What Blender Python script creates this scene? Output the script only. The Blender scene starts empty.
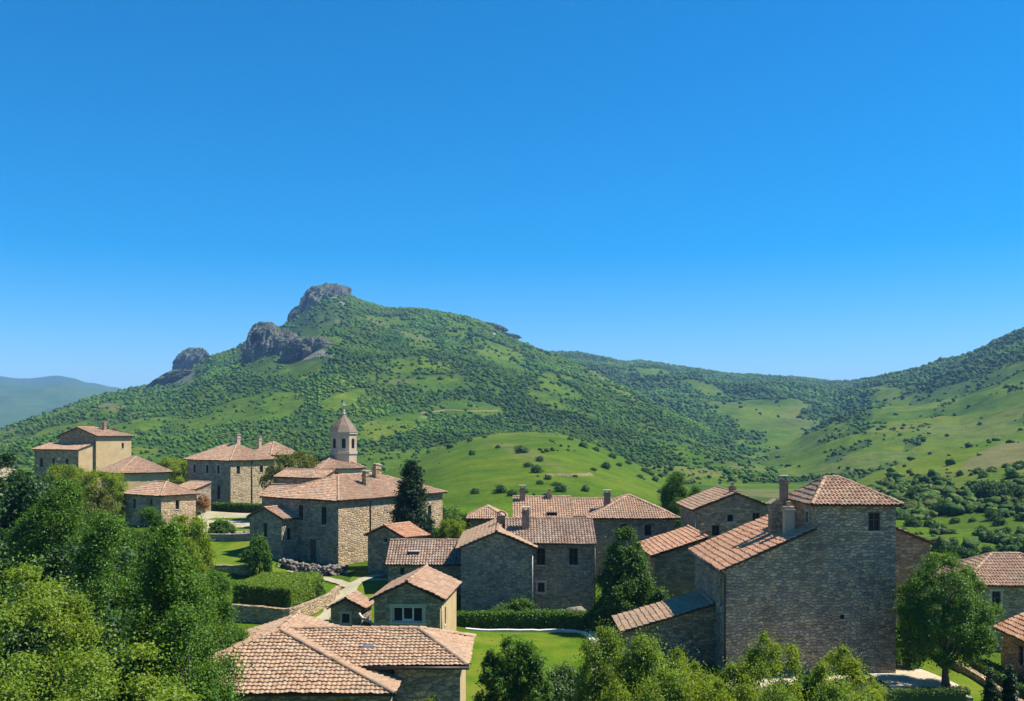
import bpy, bmesh, math, random
import numpy as np
from mathutils import Vector, Matrix

# ------------------------------------------------------------------ camera, sky, sun, exposure
SC = bpy.context.scene
COL = SC.collection
R = math.radians
F = 1000.0            # focal length in pixels of a 1024 px wide frame
HZ = 430.0            # row of the horizon
CZ = 20.0             # eye height

cam_d = bpy.data.cameras.new('camera')
cam = bpy.data.objects.new('camera', cam_d)
COL.objects.link(cam)
cam.location = (0, 0, CZ)
cam.rotation_euler = (R(90), 0, 0)
cam_d.sensor_width = 36.0
cam_d.lens = 36.0 * F / 1024
cam_d.shift_y = (HZ - 350.5) / 1024
cam_d.clip_start = 0.5
cam_d.clip_end = 30000
SC.camera = cam

SUN_EL, SUN_AZ = 56.0, 84.0     # azimuth clockwise from +Y (the view direction)
world = bpy.data.worlds.new('World')
SC.world = world
world.use_nodes = True
wn, wl = world.node_tree.nodes, world.node_tree.links
wn.clear()
sky = wn.new('ShaderNodeTexSky')
sky.sky_type = 'NISHITA'
sky.sun_disc = False
sky.sun_elevation = R(SUN_EL)
sky.sun_rotation = R(SUN_AZ)
sky.altitude = 900
sky.air_density = 1.0
sky.dust_density = 0.25
sky.ozone_density = 6.0
hsv = wn.new('ShaderNodeHueSaturation')
hsv.inputs['Hue'].default_value = 0.496
hsv.inputs['Saturation'].default_value = 1.5
bg = wn.new('ShaderNodeBackground')
bg.inputs['Strength'].default_value = 0.094
wo = wn.new('ShaderNodeOutputWorld')
wl.new(sky.outputs[0], hsv.inputs['Color'])
wl.new(hsv.outputs[0], bg.inputs['Color'])
wl.new(bg.outputs[0], wo.inputs['Surface'])

sun_d = bpy.data.lights.new('sun', 'SUN')
sun_d.energy = 5.0
sun_d.angle = R(0.53)
sun_d.color = (1.0, 0.95, 0.86)
sun = bpy.data.objects.new('sun', sun_d)
COL.objects.link(sun)
SDIR = Vector((math.sin(R(SUN_AZ)) * math.cos(R(SUN_EL)), math.cos(R(SUN_AZ)) * math.cos(R(SUN_EL)), math.sin(R(SUN_EL))))
sun.rotation_euler = (-SDIR).to_track_quat('-Z', 'Y').to_euler()
sun.location = (200, 50, 300)

SC.view_settings.view_transform = 'Standard'
SC.view_settings.look = 'None'
SC.view_settings.exposure = 0.83
SC.view_settings.gamma = 1.0
SC.view_settings.use_curve_mapping = False
SC.cycles.max_bounces = 6
SC.cycles.diffuse_bounces = 3
SC.cycles.transmission_bounces = 3
SC.cycles.volume_bounces = 0

rng = np.random.default_rng(7)
random.seed(7)

# ------------------------------------------------------------------ tagging
def tag(o, label=None, cat=None, group=None, kind=None):
    if label: o['label'] = label
    if cat: o['category'] = cat
    if group: o['group'] = group
    if kind: o['kind'] = kind
    return o

def empty(name, loc, rz=0.0):
    o = bpy.data.objects.new(name, None)
    o.empty_display_size = 0.5
    o.location = loc
    o.rotation_euler = (0, 0, rz)
    COL.objects.link(o)
    return o

# ------------------------------------------------------------------ noise
def _hash(ix, iy, iz, seed):
    h = (ix.astype(np.int64) * 374761393 + iy.astype(np.int64) * 668265263 + iz.astype(np.int64) * 2147483647 + seed * 974711) & 0xFFFFFFFF
    h = ((h ^ (h >> 13)) * 1274126177) & 0xFFFFFFFF
    h = (h ^ (h >> 16)) & 0xFFFFFFFF
    h = (h * 2246822519) & 0xFFFFFFFF
    return ((h ^ (h >> 15)) & 0xFFFFFF) / float(0xFFFFFF)

def vnoise(x, y, z=None, seed=0):
    x, y = np.asarray(x, float), np.asarray(y, float)
    z = np.zeros_like(x + y) if z is None else np.asarray(z, float)
    x, y, z = np.broadcast_arrays(x, y, z)
    ix, iy, iz = np.floor(x), np.floor(y), np.floor(z)
    fx, fy, fz = x - ix, y - iy, z - iz
    fx, fy, fz = [f * f * (3 - 2 * f) for f in (fx, fy, fz)]
    v = 0
    for dx in (0, 1):
        for dy in (0, 1):
            for dz in (0, 1):
                w = (fx if dx else 1 - fx) * (fy if dy else 1 - fy) * (fz if dz else 1 - fz)
                v = v + w * _hash(ix + dx, iy + dy, iz + dz, seed)
    return v * 2 - 1

def fbm(x, y, z=None, oct=4, seed=0, gain=0.5):
    v, a, s, tot = 0, 1.0, 1.0, 0
    for i in range(oct):
        v = v + a * vnoise(np.asarray(x) * s, np.asarray(y) * s, None if z is None else np.asarray(z) * s, seed + i * 17)
        tot += a
        a *= gain
        s *= 2.03
    return v / tot

def ridged(x, y, oct=4, seed=0):
    v, a, s, tot = 0, 1.0, 1.0, 0
    for i in range(oct):
        v = v + a * (1 - 2 * np.abs(vnoise(x * s, y * s, None, seed + i * 31)))
        tot += a
        a *= 0.5
        s *= 2.1
    return v / tot

def sstep(a, b, x):
    t = np.clip((np.asarray(x, float) - a) / (b - a), 0, 1)
    return t * t * (3 - 2 * t)

# ------------------------------------------------------------------ node materials
class NT:
    def __init__(self, name):
        self.m = bpy.data.materials.new(name)
        self.m.use_nodes = True
        self.t = self.m.node_tree
        self.t.nodes.clear()
        self.out = self.n('ShaderNodeOutputMaterial')
    def n(self, kind, **kw):
        o = self.t.nodes.new(kind)
        for k, v in kw.items():
            setattr(o, k, v)
        return o
    def l(self, a, b):
        self.t.links.new(a, b)
    def val(self, sock, v):
        if hasattr(v, 'is_linked') or hasattr(v, 'links'):
            self.l(v, sock)
        else:
            sock.default_value = v
    def mix(self, fac, a, b, mode='MIX'):
        o = self.n('ShaderNodeMix', data_type='RGBA', blend_type=mode)
        self.val(o.inputs[0], fac)
        for s, v in ((o.inputs[6], a), (o.inputs[7], b)):
            self.val(s, v if not isinstance(v, tuple) else (v + (1,) if len(v) == 3 else v))
        return o.outputs[2]
    def math(self, op, a, b=0.0, clamp=False):
        o = self.n('ShaderNodeMath', operation=op)
        o.use_clamp = clamp
        self.val(o.inputs[0], a)
        self.val(o.inputs[1], b)
        return o.outputs[0]
    def ramp(self, fac, stops, interp='LINEAR'):
        o = self.n('ShaderNodeValToRGB')
        o.color_ramp.interpolation = interp
        e = o.color_ramp.elements
        while len(e) < len(stops):
            e.new(0.5)
        for i, (p, c) in enumerate(stops):
            e[i].position = p
            e[i].color = (c + (1,)) if len(c) == 3 else c
        self.l(fac, o.inputs[0])
        return o.outputs[0]
    def noise(self, vec, scale, detail=4.0, rough=0.55, dim='3D'):
        o = self.n('ShaderNodeTexNoise', noise_dimensions=dim)
        self.l(vec, o.inputs['Vector'])
        o.inputs['Scale'].default_value = scale
        o.inputs['Detail'].default_value = detail
        o.inputs['Roughness'].default_value = rough
        return o.outputs[0]
    def maprange(self, v, a, b, c=0.0, d=1.0):
        o = self.n('ShaderNodeMapRange')
        self.l(v, o.inputs[0])
        for i, x in enumerate((a, b, c, d)):
            o.inputs[1 + i].default_value = x
        return o.outputs[0]
    def scale(self, vec, s):
        o = self.n('ShaderNodeVectorMath', operation='MULTIPLY')
        self.l(vec, o.inputs[0])
        o.inputs[1].default_value = s
        return o.outputs[0]
    def bump(self, h, dist, strength=1.0):
        o = self.n('ShaderNodeBump')
        self.l(h, o.inputs['Height'])
        o.inputs['Distance'].default_value = dist
        o.inputs['Strength'].default_value = strength
        return o.outputs[0]
    def bsdf(self, col, rough=0.9, normal=None, spec=0.2, metal=0.0):
        o = self.n('ShaderNodeBsdfPrincipled')
        self.val(o.inputs['Base Color'], col if not isinstance(col, tuple) else (col + (1,))[:4])
        self.val(o.inputs['Roughness'], rough)
        o.inputs['Specular IOR Level'].default_value = spec
        o.inputs['Metallic'].default_value = metal
        if normal is not None:
            self.l(normal, o.inputs['Normal'])
        self.l(o.outputs[0], self.out.inputs['Surface'])
        return o
    def uv(self):
        return self.n('ShaderNodeUVMap').outputs[0]
    def pos(self):
        return self.n('ShaderNodeNewGeometry').outputs['Position']

def mat_stone(name, cols, mortar, sx=2.4, sy=4.6, mw=0.06, tint=(1, 1, 1), stain=0.35):
    t = NT(name)
    uv = t.uv()
    wob = t.n('ShaderNodeTexNoise', noise_dimensions='2D')
    t.l(uv, wob.inputs['Vector'])
    wob.inputs['Scale'].default_value = 1.3
    wob.inputs['Detail'].default_value = 3
    add = t.n('ShaderNodeMixRGB', blend_type='LINEAR_LIGHT')
    add.inputs[0].default_value = 0.09
    t.l(uv, add.inputs[1])
    t.l(wob.outputs[1], add.inputs[2])
    v = t.scale(add.outputs[0], (sx, sy, 1))
    vo = t.n('ShaderNodeTexVoronoi', voronoi_dimensions='2D', feature='F1')
    ve = t.n('ShaderNodeTexVoronoi', voronoi_dimensions='2D', feature='DISTANCE_TO_EDGE')
    for q in (vo, ve):
        t.l(v, q.inputs['Vector'])
        q.inputs['Scale'].default_value = 1.0
        q.inputs['Randomness'].default_value = 0.85
    sep = t.n('ShaderNodeSeparateColor')
    t.l(vo.outputs['Color'], sep.inputs[0])
    k = len(cols)
    c = t.ramp(sep.outputs[0], [(i / k, cc) for i, cc in enumerate(cols)], 'CONSTANT')
    fine = t.noise(uv, 9.0, 5, 0.65)
    c = t.mix(1.0, c, t.ramp(fine, [(0.28, (0.5, 0.5, 0.5)), (0.72, (1.42, 1.42, 1.42))]), 'MULTIPLY')
    big = t.noise(uv, 0.45, 5, 0.6)
    c = t.mix(stain, c, t.ramp(big, [(0.3, (0.5, 0.47, 0.42)), (0.52, (1, 1, 1)), (0.75, (1.25, 1.15, 0.98))]), 'MULTIPLY')
    mm = t.maprange(ve.outputs['Distance'], mw * 0.4, mw * 1.6, 1.0, 0.0)
    c = t.mix(t.math('MULTIPLY', mm, 0.75), c, mortar)
    c = t.mix(1.0, c, tint, 'MULTIPLY')
    h = t.math('ADD', t.math('MULTIPLY', t.maprange(ve.outputs['Distance'], 0.0, 0.2), 1.0), t.math('MULTIPLY', fine, 0.6))
    h = t.math('ADD', h, t.math('MULTIPLY', sep.outputs[1], 0.5))
    t.bsdf(c, 0.92, t.bump(h, 0.07, 1.0), 0.12)
    return t.m

def mat_plaster(name, col, dark):
    t = NT(name)
    uv = t.uv()
    a = t.noise(uv, 0.6, 6, 0.65)
    b = t.noise(uv, 7.0, 5, 0.6)
    c = t.ramp(a, [(0.3, dark), (0.6, col)])
    c = t.mix(0.6, c, t.ramp(b, [(0.3, (0.75, 0.73, 0.7)), (0.7, (1.12, 1.1, 1.08))]), 'MULTIPLY')
    t.bsdf(c, 0.92, t.bump(b, 0.02, 0.5), 0.15)
    return t.m

def mat_tile(name, cols, lichen=(0.30, 0.25, 0.18), amount=0.5, seed=0.0):
    t = NT(name)
    uv = t.uv()
    fl = t.n('ShaderNodeVectorMath', operation='FLOOR')
    t.l(uv, fl.inputs[0])
    off = t.n('ShaderNodeVectorMath', operation='ADD')
    t.l(fl.outputs[0], off.inputs[0])
    off.inputs[1].default_value = (seed, seed * 1.7, 0)
    wn_ = t.n('ShaderNodeTexWhiteNoise', noise_dimensions='2D')
    t.l(off.outputs[0], wn_.inputs['Vector'])
    k = len(cols)
    c = t.ramp(wn_.outputs['Value'], [(i / (k - 1), cc) for i, cc in enumerate(cols)])
    pos = t.pos()
    fine = t.noise(pos, 11.0, 4, 0.6)
    c = t.mix(0.8, c, t.ramp(fine, [(0.3, (0.66, 0.64, 0.62)), (0.7, (1.22, 1.22, 1.22))]), 'MULTIPLY')
    big = t.noise(pos, 0.55, 5, 0.65)
    c = t.mix(t.math('MULTIPLY', t.maprange(big, 0.5, 0.68), amount), c, lichen)
    c = t.mix(1.0, c, (0.90, 0.93, 0.92), 'MULTIPLY')
    t.bsdf(c, 0.9, t.bump(fine, 0.01, 0.6), 0.05)
    return t.m

def mat_plain(name, col, rough=0.7, metal=0.0, var=0.25, scale=6.0, spec=0.3):
    t = NT(name)
    n_ = t.noise(t.pos(), scale, 5, 0.6)
    lo = tuple(x * (1 - var) for x in col)
    hi = tuple(x * (1 + var) for x in col)
    t.bsdf(t.ramp(n_, [(0.3, lo), (0.7, hi)]), rough, t.bump(n_, 0.01, 0.3), spec, metal)
    return t.m

def mat_leaf(name, cols, trans=0.28, tcol=(1.5, 1.35, 0.5), patch=0.35):
    t = NT(name)
    geo = t.n('ShaderNodeNewGeometry')
    k = len(cols)
    c = t.ramp(geo.outputs['Random Per Island'], [(i / (k - 1), cc) for i, cc in enumerate(cols)])
    tc = t.n('ShaderNodeTexCoord').outputs['Object']
    nz = t.noise(tc, 0.9, 3, 0.6)
    c = t.mix(patch, c, t.ramp(nz, [(0.35, (0.62, 0.78, 0.7)), (0.65, (1.35, 1.18, 0.9))]), 'MULTIPLY')
    oi = t.n('ShaderNodeObjectInfo')
    c = t.mix(0.5, c, t.ramp(oi.outputs['Random'], [(0.0, (0.75, 0.88, 1.0)), (1.0, (1.12, 1.08, 0.95))]), 'MULTIPLY')
    d = t.n('ShaderNodeBsdfPrincipled')
    t.l(c, d.inputs['Base Color'])
    d.inputs['Roughness'].default_value = 0.55
    d.inputs['Specular IOR Level'].default_value = 0.3
    tr = t.n('ShaderNodeBsdfTranslucent')
    t.l(t.mix(1.0, c, tcol, 'MULTIPLY'), tr.inputs['Color'])
    mx = t.n('ShaderNodeMixShader')
    mx.inputs[0].default_value = trans
    t.l(d.outputs[0], mx.inputs[1])
    t.l(tr.outputs[0], mx.inputs[2])
    t.l(mx.outputs[0], t.out.inputs['Surface'])
    return t.m

def mat_bark(name, col):
    t = NT(name)
    tc = t.n('ShaderNodeTexCoord').outputs['Object']
    n_ = t.noise(t.scale(tc, (9, 9, 1.6)), 1.2, 5, 0.6)
    t.bsdf(t.ramp(n_, [(0.3, tuple(x * 0.45 for x in col)), (0.7, tuple(x * 1.3 for x in col))]), 0.95, t.bump(n_, 0.05, 0.9), 0.1)
    return t.m

def mat_lawn(name, c1, c2, c3):
    t = NT(name)
    pos = t.pos()
    a = t.noise(pos, 0.35, 4, 0.6)
    b = t.noise(pos, 14.0, 5, 0.7)
    c = t.ramp(a, [(0.34, c1), (0.5, c2), (0.62, c3)])
    c = t.mix(0.85, c, t.ramp(b, [(0.3, (0.5, 0.55, 0.5)), (0.7, (1.35, 1.35, 1.3))]), 'MULTIPLY')
    t.bsdf(c, 0.95, t.bump(b, 0.06, 0.9), 0.1)
    return t.m

def mat_terrain(name, forest_base=True):
    """hill ground: colour attribute 'cover' holds r = woodland, g = dry grass, b = bare rock"""
    t = NT(name)
    pos = t.pos()
    at = t.n('ShaderNodeVertexColor')
    at.layer_name = 'cover'
    sep = t.n('ShaderNodeSeparateColor')
    t.l(at.outputs['Color'], sep.inputs[0])
    a = t.noise(pos, 0.012, 6, 0.62)
    b = t.noise(pos, 0.11, 6, 0.68)
    f = t.noise(pos, 0.8, 5, 0.7)
    grass = t.ramp(a, [(0.32, (0.045, 0.100, 0.004)), (0.5, (0.082, 0.145, 0.005)), (0.66, (0.130, 0.165, 0.011))])
    grass = t.mix(0.85, grass, t.ramp(b, [(0.3, (0.45, 0.58, 0.5)), (0.5, (0.95, 0.95, 0.95)), (0.72, (1.4, 1.2, 1.0))]), 'MULTIPLY')
    grass = t.mix(0.6, grass, t.ramp(f, [(0.3, (0.6, 0.66, 0.6)), (0.7, (1.25, 1.2, 1.1))]), 'MULTIPLY')
    dry = t.ramp(b, [(0.3, (0.11, 0.115, 0.035)), (0.7, (0.19, 0.155, 0.07))])
    wood = t.ramp(b, [(0.3, (0.030, 0.066, 0.010)), (0.7, (0.060, 0.105, 0.013))])
    rock = t.ramp(f, [(0.3, (0.16, 0.145, 0.12)), (0.7, (0.40, 0.36, 0.30))])
    edge = t.math('ADD', sep.outputs[0], t.math('MULTIPLY', t.math('SUBTRACT', b, 0.5), 0.9))
    c = t.mix(t.maprange(t.math('ADD', sep.outputs[1], t.math('MULTIPLY', t.math('SUBTRACT', b, 0.5), 0.7)), 0.3, 0.8, 0, 0.8), grass, dry)
    c = t.mix(t.maprange(edge, 0.35, 0.65, 0, 0.9), c, wood)
    c = t.mix(1.0, c, (0.86, 0.86, 0.86), 'MULTIPLY')
    c = t.mix(t.maprange(t.math('ADD', sep.outputs[2], t.math('MULTIPLY', t.math('SUBTRACT', f, 0.5), 0.8)), 0.45, 0.65), c, rock)
    t.bsdf(c, 0.95, t.bump(t.math('ADD', b, t.math('MULTIPLY', f, 0.15)), 1.6, 0.7), 0.08)
    return t.m

def mat_rock(name):
    t = NT(name)
    pos = t.pos()
    geo = t.n('ShaderNodeNewGeometry')
    sz = t.n('ShaderNodeSeparateXYZ')
    t.l(geo.outputs['Normal'], sz.inputs[0])
    a = t.noise(t.scale(pos, (1, 1, 0.35)), 0.10, 7, 0.65)
    b = t.noise(t.scale(pos, (1, 1, 0.5)), 0.5, 5, 0.65)
    c = t.ramp(a, [(0.34, (0.05, 0.049, 0.048)), (0.5, (0.20, 0.19, 0.172)), (0.64, (0.38, 0.35, 0.305))])
    c = t.mix(0.7, c, t.ramp(b, [(0.3, (0.6, 0.6, 0.6)), (0.7, (1.2, 1.2, 1.2))]), 'MULTIPLY')
    g = t.ramp(b, [(0.3, (0.05, 0.09, 0.025)), (0.7, (0.12, 0.17, 0.04))])
    m = t.maprange(t.math('ADD', sz.outputs[2], t.math('MULTIPLY', t.math('SUBTRACT', a, 0.5), 1.6)), 0.55, 0.75)
    c = t.mix(m, c, g)
    t.bsdf(c, 0.95, t.bump(t.math('ADD', a, t.math('MULTIPLY', b, 0.4)), 11.0, 1.0), 0.05)
    return t.m

STONE_A = [(0.459, 0.322, 0.183), (0.323, 0.239, 0.144), (0.568, 0.407, 0.231), (0.392, 0.31, 0.212), (0.513, 0.347, 0.174), (0.27, 0.209, 0.134)]
STONE_G = [(0.467, 0.367, 0.25), (0.341, 0.28, 0.202), (0.554, 0.431, 0.294), (0.391, 0.326, 0.246), (0.271, 0.221, 0.171), (0.504, 0.378, 0.241)]
STONE_SUN = [(0.506, 0.363, 0.215), (0.418, 0.292, 0.166), (0.594, 0.434, 0.264), (0.462, 0.343, 0.225), (0.33, 0.242, 0.147), (0.55, 0.384, 0.215)]
M = {}
M['stone'] = mat_stone('tan_rubble_stone', STONE_A, (0.33, 0.28, 0.21))
M['stone_grey'] = mat_stone('grey_rubble_stone', STONE_G, (0.29, 0.26, 0.21), sx=2.9, sy=5.6, stain=0.7)
M['stone_fine'] = mat_stone('small_coursed_stone', STONE_G, (0.27, 0.245, 0.2), sx=3.0, sy=6.6, mw=0.07, stain=0.5)
M['stone_brown'] = mat_stone('brown_rubble_stone', [(0.42, 0.29, 0.175), (0.30, 0.21, 0.13), (0.50, 0.355, 0.215), (0.36, 0.265, 0.17), (0.26, 0.185, 0.12)], (0.41, 0.305, 0.195))
M['stone_sunlit'] = mat_stone('sunlit_rubble_stone', STONE_SUN, (0.50, 0.41, 0.28))  # warmer stone for lit walls only; sunlight is put into the colour
M['plaster'] = mat_plaster('ochre_plaster', (0.55, 0.405, 0.215), (0.43, 0.31, 0.165))
M['plaster_pale'] = mat_plaster('pale_plaster', (0.55, 0.42, 0.30), (0.40, 0.30, 0.21))
M['dressed'] = mat_plain('dressed_stone', (0.44, 0.385, 0.30), 0.9, var=0.2, scale=8)
M['tile'] = mat_tile('pink_clay_tiles', [(0.35, 0.205, 0.135), (0.48, 0.30, 0.20), (0.44, 0.25, 0.16), (0.53, 0.37, 0.25), (0.38, 0.215, 0.14)])
M['tile_pale'] = mat_tile('weathered_clay_tiles', [(0.41, 0.245, 0.155), (0.48, 0.31, 0.20), (0.44, 0.27, 0.17), (0.51, 0.35, 0.23), (0.37, 0.215, 0.135)], amount=0.5, seed=3)
M['tile_grey'] = mat_tile('greyed_clay_tiles', [(0.22, 0.14, 0.10), (0.36, 0.24, 0.18), (0.28, 0.18, 0.13), (0.42, 0.31, 0.23), (0.26, 0.165, 0.12)], amount=0.55, seed=5)
M['tile_red'] = mat_tile('orange_clay_tiles', [(0.46, 0.215, 0.12), (0.57, 0.31, 0.185), (0.51, 0.25, 0.145), (0.60, 0.37, 0.24), (0.48, 0.23, 0.13)], amount=0.2, seed=9)
M['wood'] = mat_plain('dark_wood', (0.07, 0.045, 0.03), 0.8)
M['wood_frame'] = mat_plain('weathered_wood_frame', (0.10, 0.075, 0.055), 0.8)
M['frame_white'] = mat_plain('white_window_frame', (0.66, 0.62, 0.54), 0.7, var=0.12)
M['pipe'] = mat_plain('dark_metal_pipe', (0.05, 0.045, 0.04), 0.5, 0.4)
M['pipe_pale'] = mat_plain('pale_metal_pipe', (0.36, 0.34, 0.30), 0.5, 0.3)
M['brick'] = mat_stone('chimney_brick', [(0.45, 0.29, 0.2), (0.38, 0.23, 0.16), (0.5, 0.34, 0.24)], (0.44, 0.37, 0.29), sx=4.5, sy=11, mw=0.08)
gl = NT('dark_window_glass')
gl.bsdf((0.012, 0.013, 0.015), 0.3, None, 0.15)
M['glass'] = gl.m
gs = NT('skylight_glass')
gs.bsdf((0.12, 0.14, 0.17), 0.08, None, 0.6)
M['skyglass'] = gs.m
M['dome'] = mat_plain('weathered_dome_stone', (0.20, 0.145, 0.105), 0.9, var=0.3, scale=3)
M['lead'] = mat_plain('lead_flashing', (0.5, 0.48, 0.46), 0.45, 0.2)
M['iron'] = mat_plain('wrought_iron', (0.22, 0.2, 0.18), 0.5, 0.6)
M['lawn'] = mat_lawn('mown_lawn', (0.06, 0.118, 0.005), (0.10, 0.16, 0.007), (0.15, 0.175, 0.016))
M['path'] = mat_lawn('pale_gravel_path', (0.33, 0.28, 0.18), (0.39, 0.335, 0.225), (0.44, 0.38, 0.265))
M['sand'] = mat_lawn('sandy_paving', (0.46, 0.38, 0.26), (0.54, 0.45, 0.32), (0.6, 0.51, 0.38))
M['kerb'] = mat_plain('white_kerb_stone', (0.62, 0.59, 0.52), 0.85, var=0.15, scale=4)
M['boulder'] = mat_plain('pale_limestone', (0.20, 0.17, 0.14), 0.92, var=0.6, scale=5)
M['terrain'] = mat_terrain('hill_ground')
M['rock'] = mat_rock('crag_rock')
M['bark'] = mat_bark('bark', (0.12, 0.09, 0.065))
G = lambda *c: [tuple(x) for x in c]
M['leaf_mid'] = mat_leaf('mid_green_leaves', G((0.045, 0.115, 0.008), (0.09, 0.185, 0.012), (0.062, 0.145, 0.010), (0.125, 0.22, 0.017)))
M['leaf_bright'] = mat_leaf('bright_green_leaves', G((0.10, 0.18, 0.013), (0.185, 0.265, 0.025), (0.135, 0.22, 0.017), (0.25, 0.32, 0.055)), trans=0.4)
M['leaf_lime'] = mat_leaf('lime_green_leaves', G((0.12, 0.20, 0.010), (0.22, 0.29, 0.016), (0.16, 0.245, 0.012), (0.30, 0.34, 0.03)), trans=0.42)
M['leaf_deep'] = mat_leaf('deep_green_leaves', G((0.034, 0.092, 0.009), (0.062, 0.14, 0.013), (0.046, 0.114, 0.011), (0.085, 0.168, 0.018)), trans=0.3)
M['leaf_dark'] = mat_leaf('dark_green_leaves', G((0.022, 0.06, 0.014), (0.04, 0.095, 0.02), (0.03, 0.075, 0.017), (0.055, 0.115, 0.025)), trans=0.22)
M['leaf_conifer'] = mat_leaf('conifer_needles', G((0.016, 0.042, 0.014), (0.03, 0.066, 0.02), (0.022, 0.052, 0.016), (0.042, 0.082, 0.026)), trans=0.15)
M['leaf_olive'] = mat_leaf('olive_yellow_leaves', G((0.10, 0.12, 0.02), (0.16, 0.17, 0.03), (0.13, 0.145, 0.024), (0.2, 0.2, 0.04)), trans=0.35)
M['leaf_grey'] = mat_leaf('grey_green_leaves', G((0.06, 0.12, 0.03), (0.10, 0.17, 0.045), (0.08, 0.14, 0.035), (0.14, 0.21, 0.065)), trans=0.3)
M['leaf_orange'] = mat_leaf('russet_leaves', G((0.34, 0.13, 0.03), (0.42, 0.2, 0.06), (0.3, 0.11, 0.03), (0.45, 0.26, 0.1)), trans=0.35, tcol=(1.2, 1, 0.6))
M['leaf_bush'] = mat_leaf('scrub_leaves', G((0.032, 0.085, 0.014), (0.055, 0.12, 0.018), (0.042, 0.10, 0.016), (0.07, 0.14, 0.022)), trans=0.25)
tw = NT('wood_canopy')
_at = tw.n('ShaderNodeVertexColor')
_at.layer_name = 'tint'
_n = tw.noise(tw.pos(), 0.9, 4, 0.7)
_c = tw.mix(0.8, _at.outputs['Color'], tw.ramp(_n, [(0.3, (0.55, 0.6, 0.6)), (0.7, (1.35, 1.3, 1.15))]), 'MULTIPLY')
tw.bsdf(_c, 0.9, tw.bump(_n, 0.9, 0.8), 0.1)
M['canopy'] = tw.m

# ------------------------------------------------------------------ mesh helpers
class MB:
    """collects faces; build() links them as ONE mesh object"""
    def __init__(self):
        self.v, self.f, self.uv, self.mi = [], [], [], []
    def face(self, pts, uvs=None, mi=0):
        b = len(self.v)
        self.v += [tuple(p) for p in pts]
        self.f.append(tuple(range(b, b + len(pts))))
        self.uv += [tuple(u) for u in uvs] if uvs else [(p[0] + p[1], p[2]) for p in pts]
        self.mi.append(mi)
    def mesh(self, verts, faces, uvs=None, mi=0):
        b = len(self.v)
        self.v += [tuple(p) for p in verts]
        for f in faces:
            self.f.append(tuple(b + i for i in f))
            for i in f:
                self.uv.append(tuple(uvs[i]) if uvs is not None else (verts[i][0] + verts[i][1], verts[i][2]))
            self.mi.append(mi)
    def box(self, x0, x1, y0, y1, z0, z1, mi=0, jit=0.0):
        j = lambda: random.uniform(-jit, jit) if jit else 0.0
        p = [(x + j(), y + j(), z + j()) for z in (z0, z1) for y in (y0, y1) for x in (x0, x1)]
        fs = [(0, 1, 5, 4), (1, 3, 7, 5), (3, 2, 6, 7), (2, 0, 4, 6), (4, 5, 7, 6), (2, 3, 1, 0)]
        self.mesh(p, fs, None, mi)
    def prism(self, poly, z0, z1, mi=0):
        n = len(poly)
        p = [(x, y, z0) for x, y in poly] + [(x, y, z1) for x, y in poly]
        fs = [(i, (i + 1) % n, n + (i + 1) % n, n + i) for i in range(n)]
        fs += [tuple(range(n, 2 * n)), tuple(range(n - 1, -1, -1))]
        self.mesh(p, fs, None, mi)
    def tube(self, pts, rads, seg=8, mi=0, cap=True):
        pts = [Vector(p) for p in pts]
        n = len(pts)
        vs, fs, uv = [], [], []
        d = 0
        for i, p in enumerate(pts):
            t = (pts[min(i + 1, n - 1)] - pts[max(i - 1, 0)])
            t = t.normalized() if t.length > 1e-9 else Vector((0, 0, 1))
            a = t.cross(Vector((0, 0, 1)) if abs(t.z) < 0.9 else Vector((1, 0, 0))).normalized()
            b = t.cross(a)
            if i: d += (p - pts[i - 1]).length
            for k in range(seg):
                an = 2 * math.pi * k / seg
                vs.append(p + (a * math.cos(an) + b * math.sin(an)) * rads[i])
                uv.append((k / seg, d))
        for i in range(n - 1):
            for k in range(seg):
                k2 = (k + 1) % seg
                fs.append((i * seg + k, (i + 1) * seg + k, (i + 1) * seg + k2, i * seg + k2))
        if cap:
            fs.append(tuple(range(seg)))
            fs.append(tuple((n - 1) * seg + k for k in range(seg - 1, -1, -1)))
        self.mesh(vs, fs, uv, mi)
    def build(self, name, mats, parent=None, smooth=False):
        me = bpy.data.meshes.new(name)
        me.from_pydata(self.v, [], self.f)
        ul = me.uv_layers.new(name='UVMap')
        ul.data.foreach_set('uv', np.array(self.uv, dtype=np.float32).ravel())
        for m in (mats if isinstance(mats, (list, tuple)) else [mats]):
            me.materials.append(m)
        me.polygons.foreach_set('material_index', np.array(self.mi, dtype=np.int32))
        if smooth:
            me.polygons.foreach_set('use_smooth', np.ones(len(self.f), dtype=bool))
        me.update()
        o = bpy.data.objects.new(name, me)
        COL.objects.link(o)
        if parent is not None:
            o.parent = parent
        return o

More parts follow.
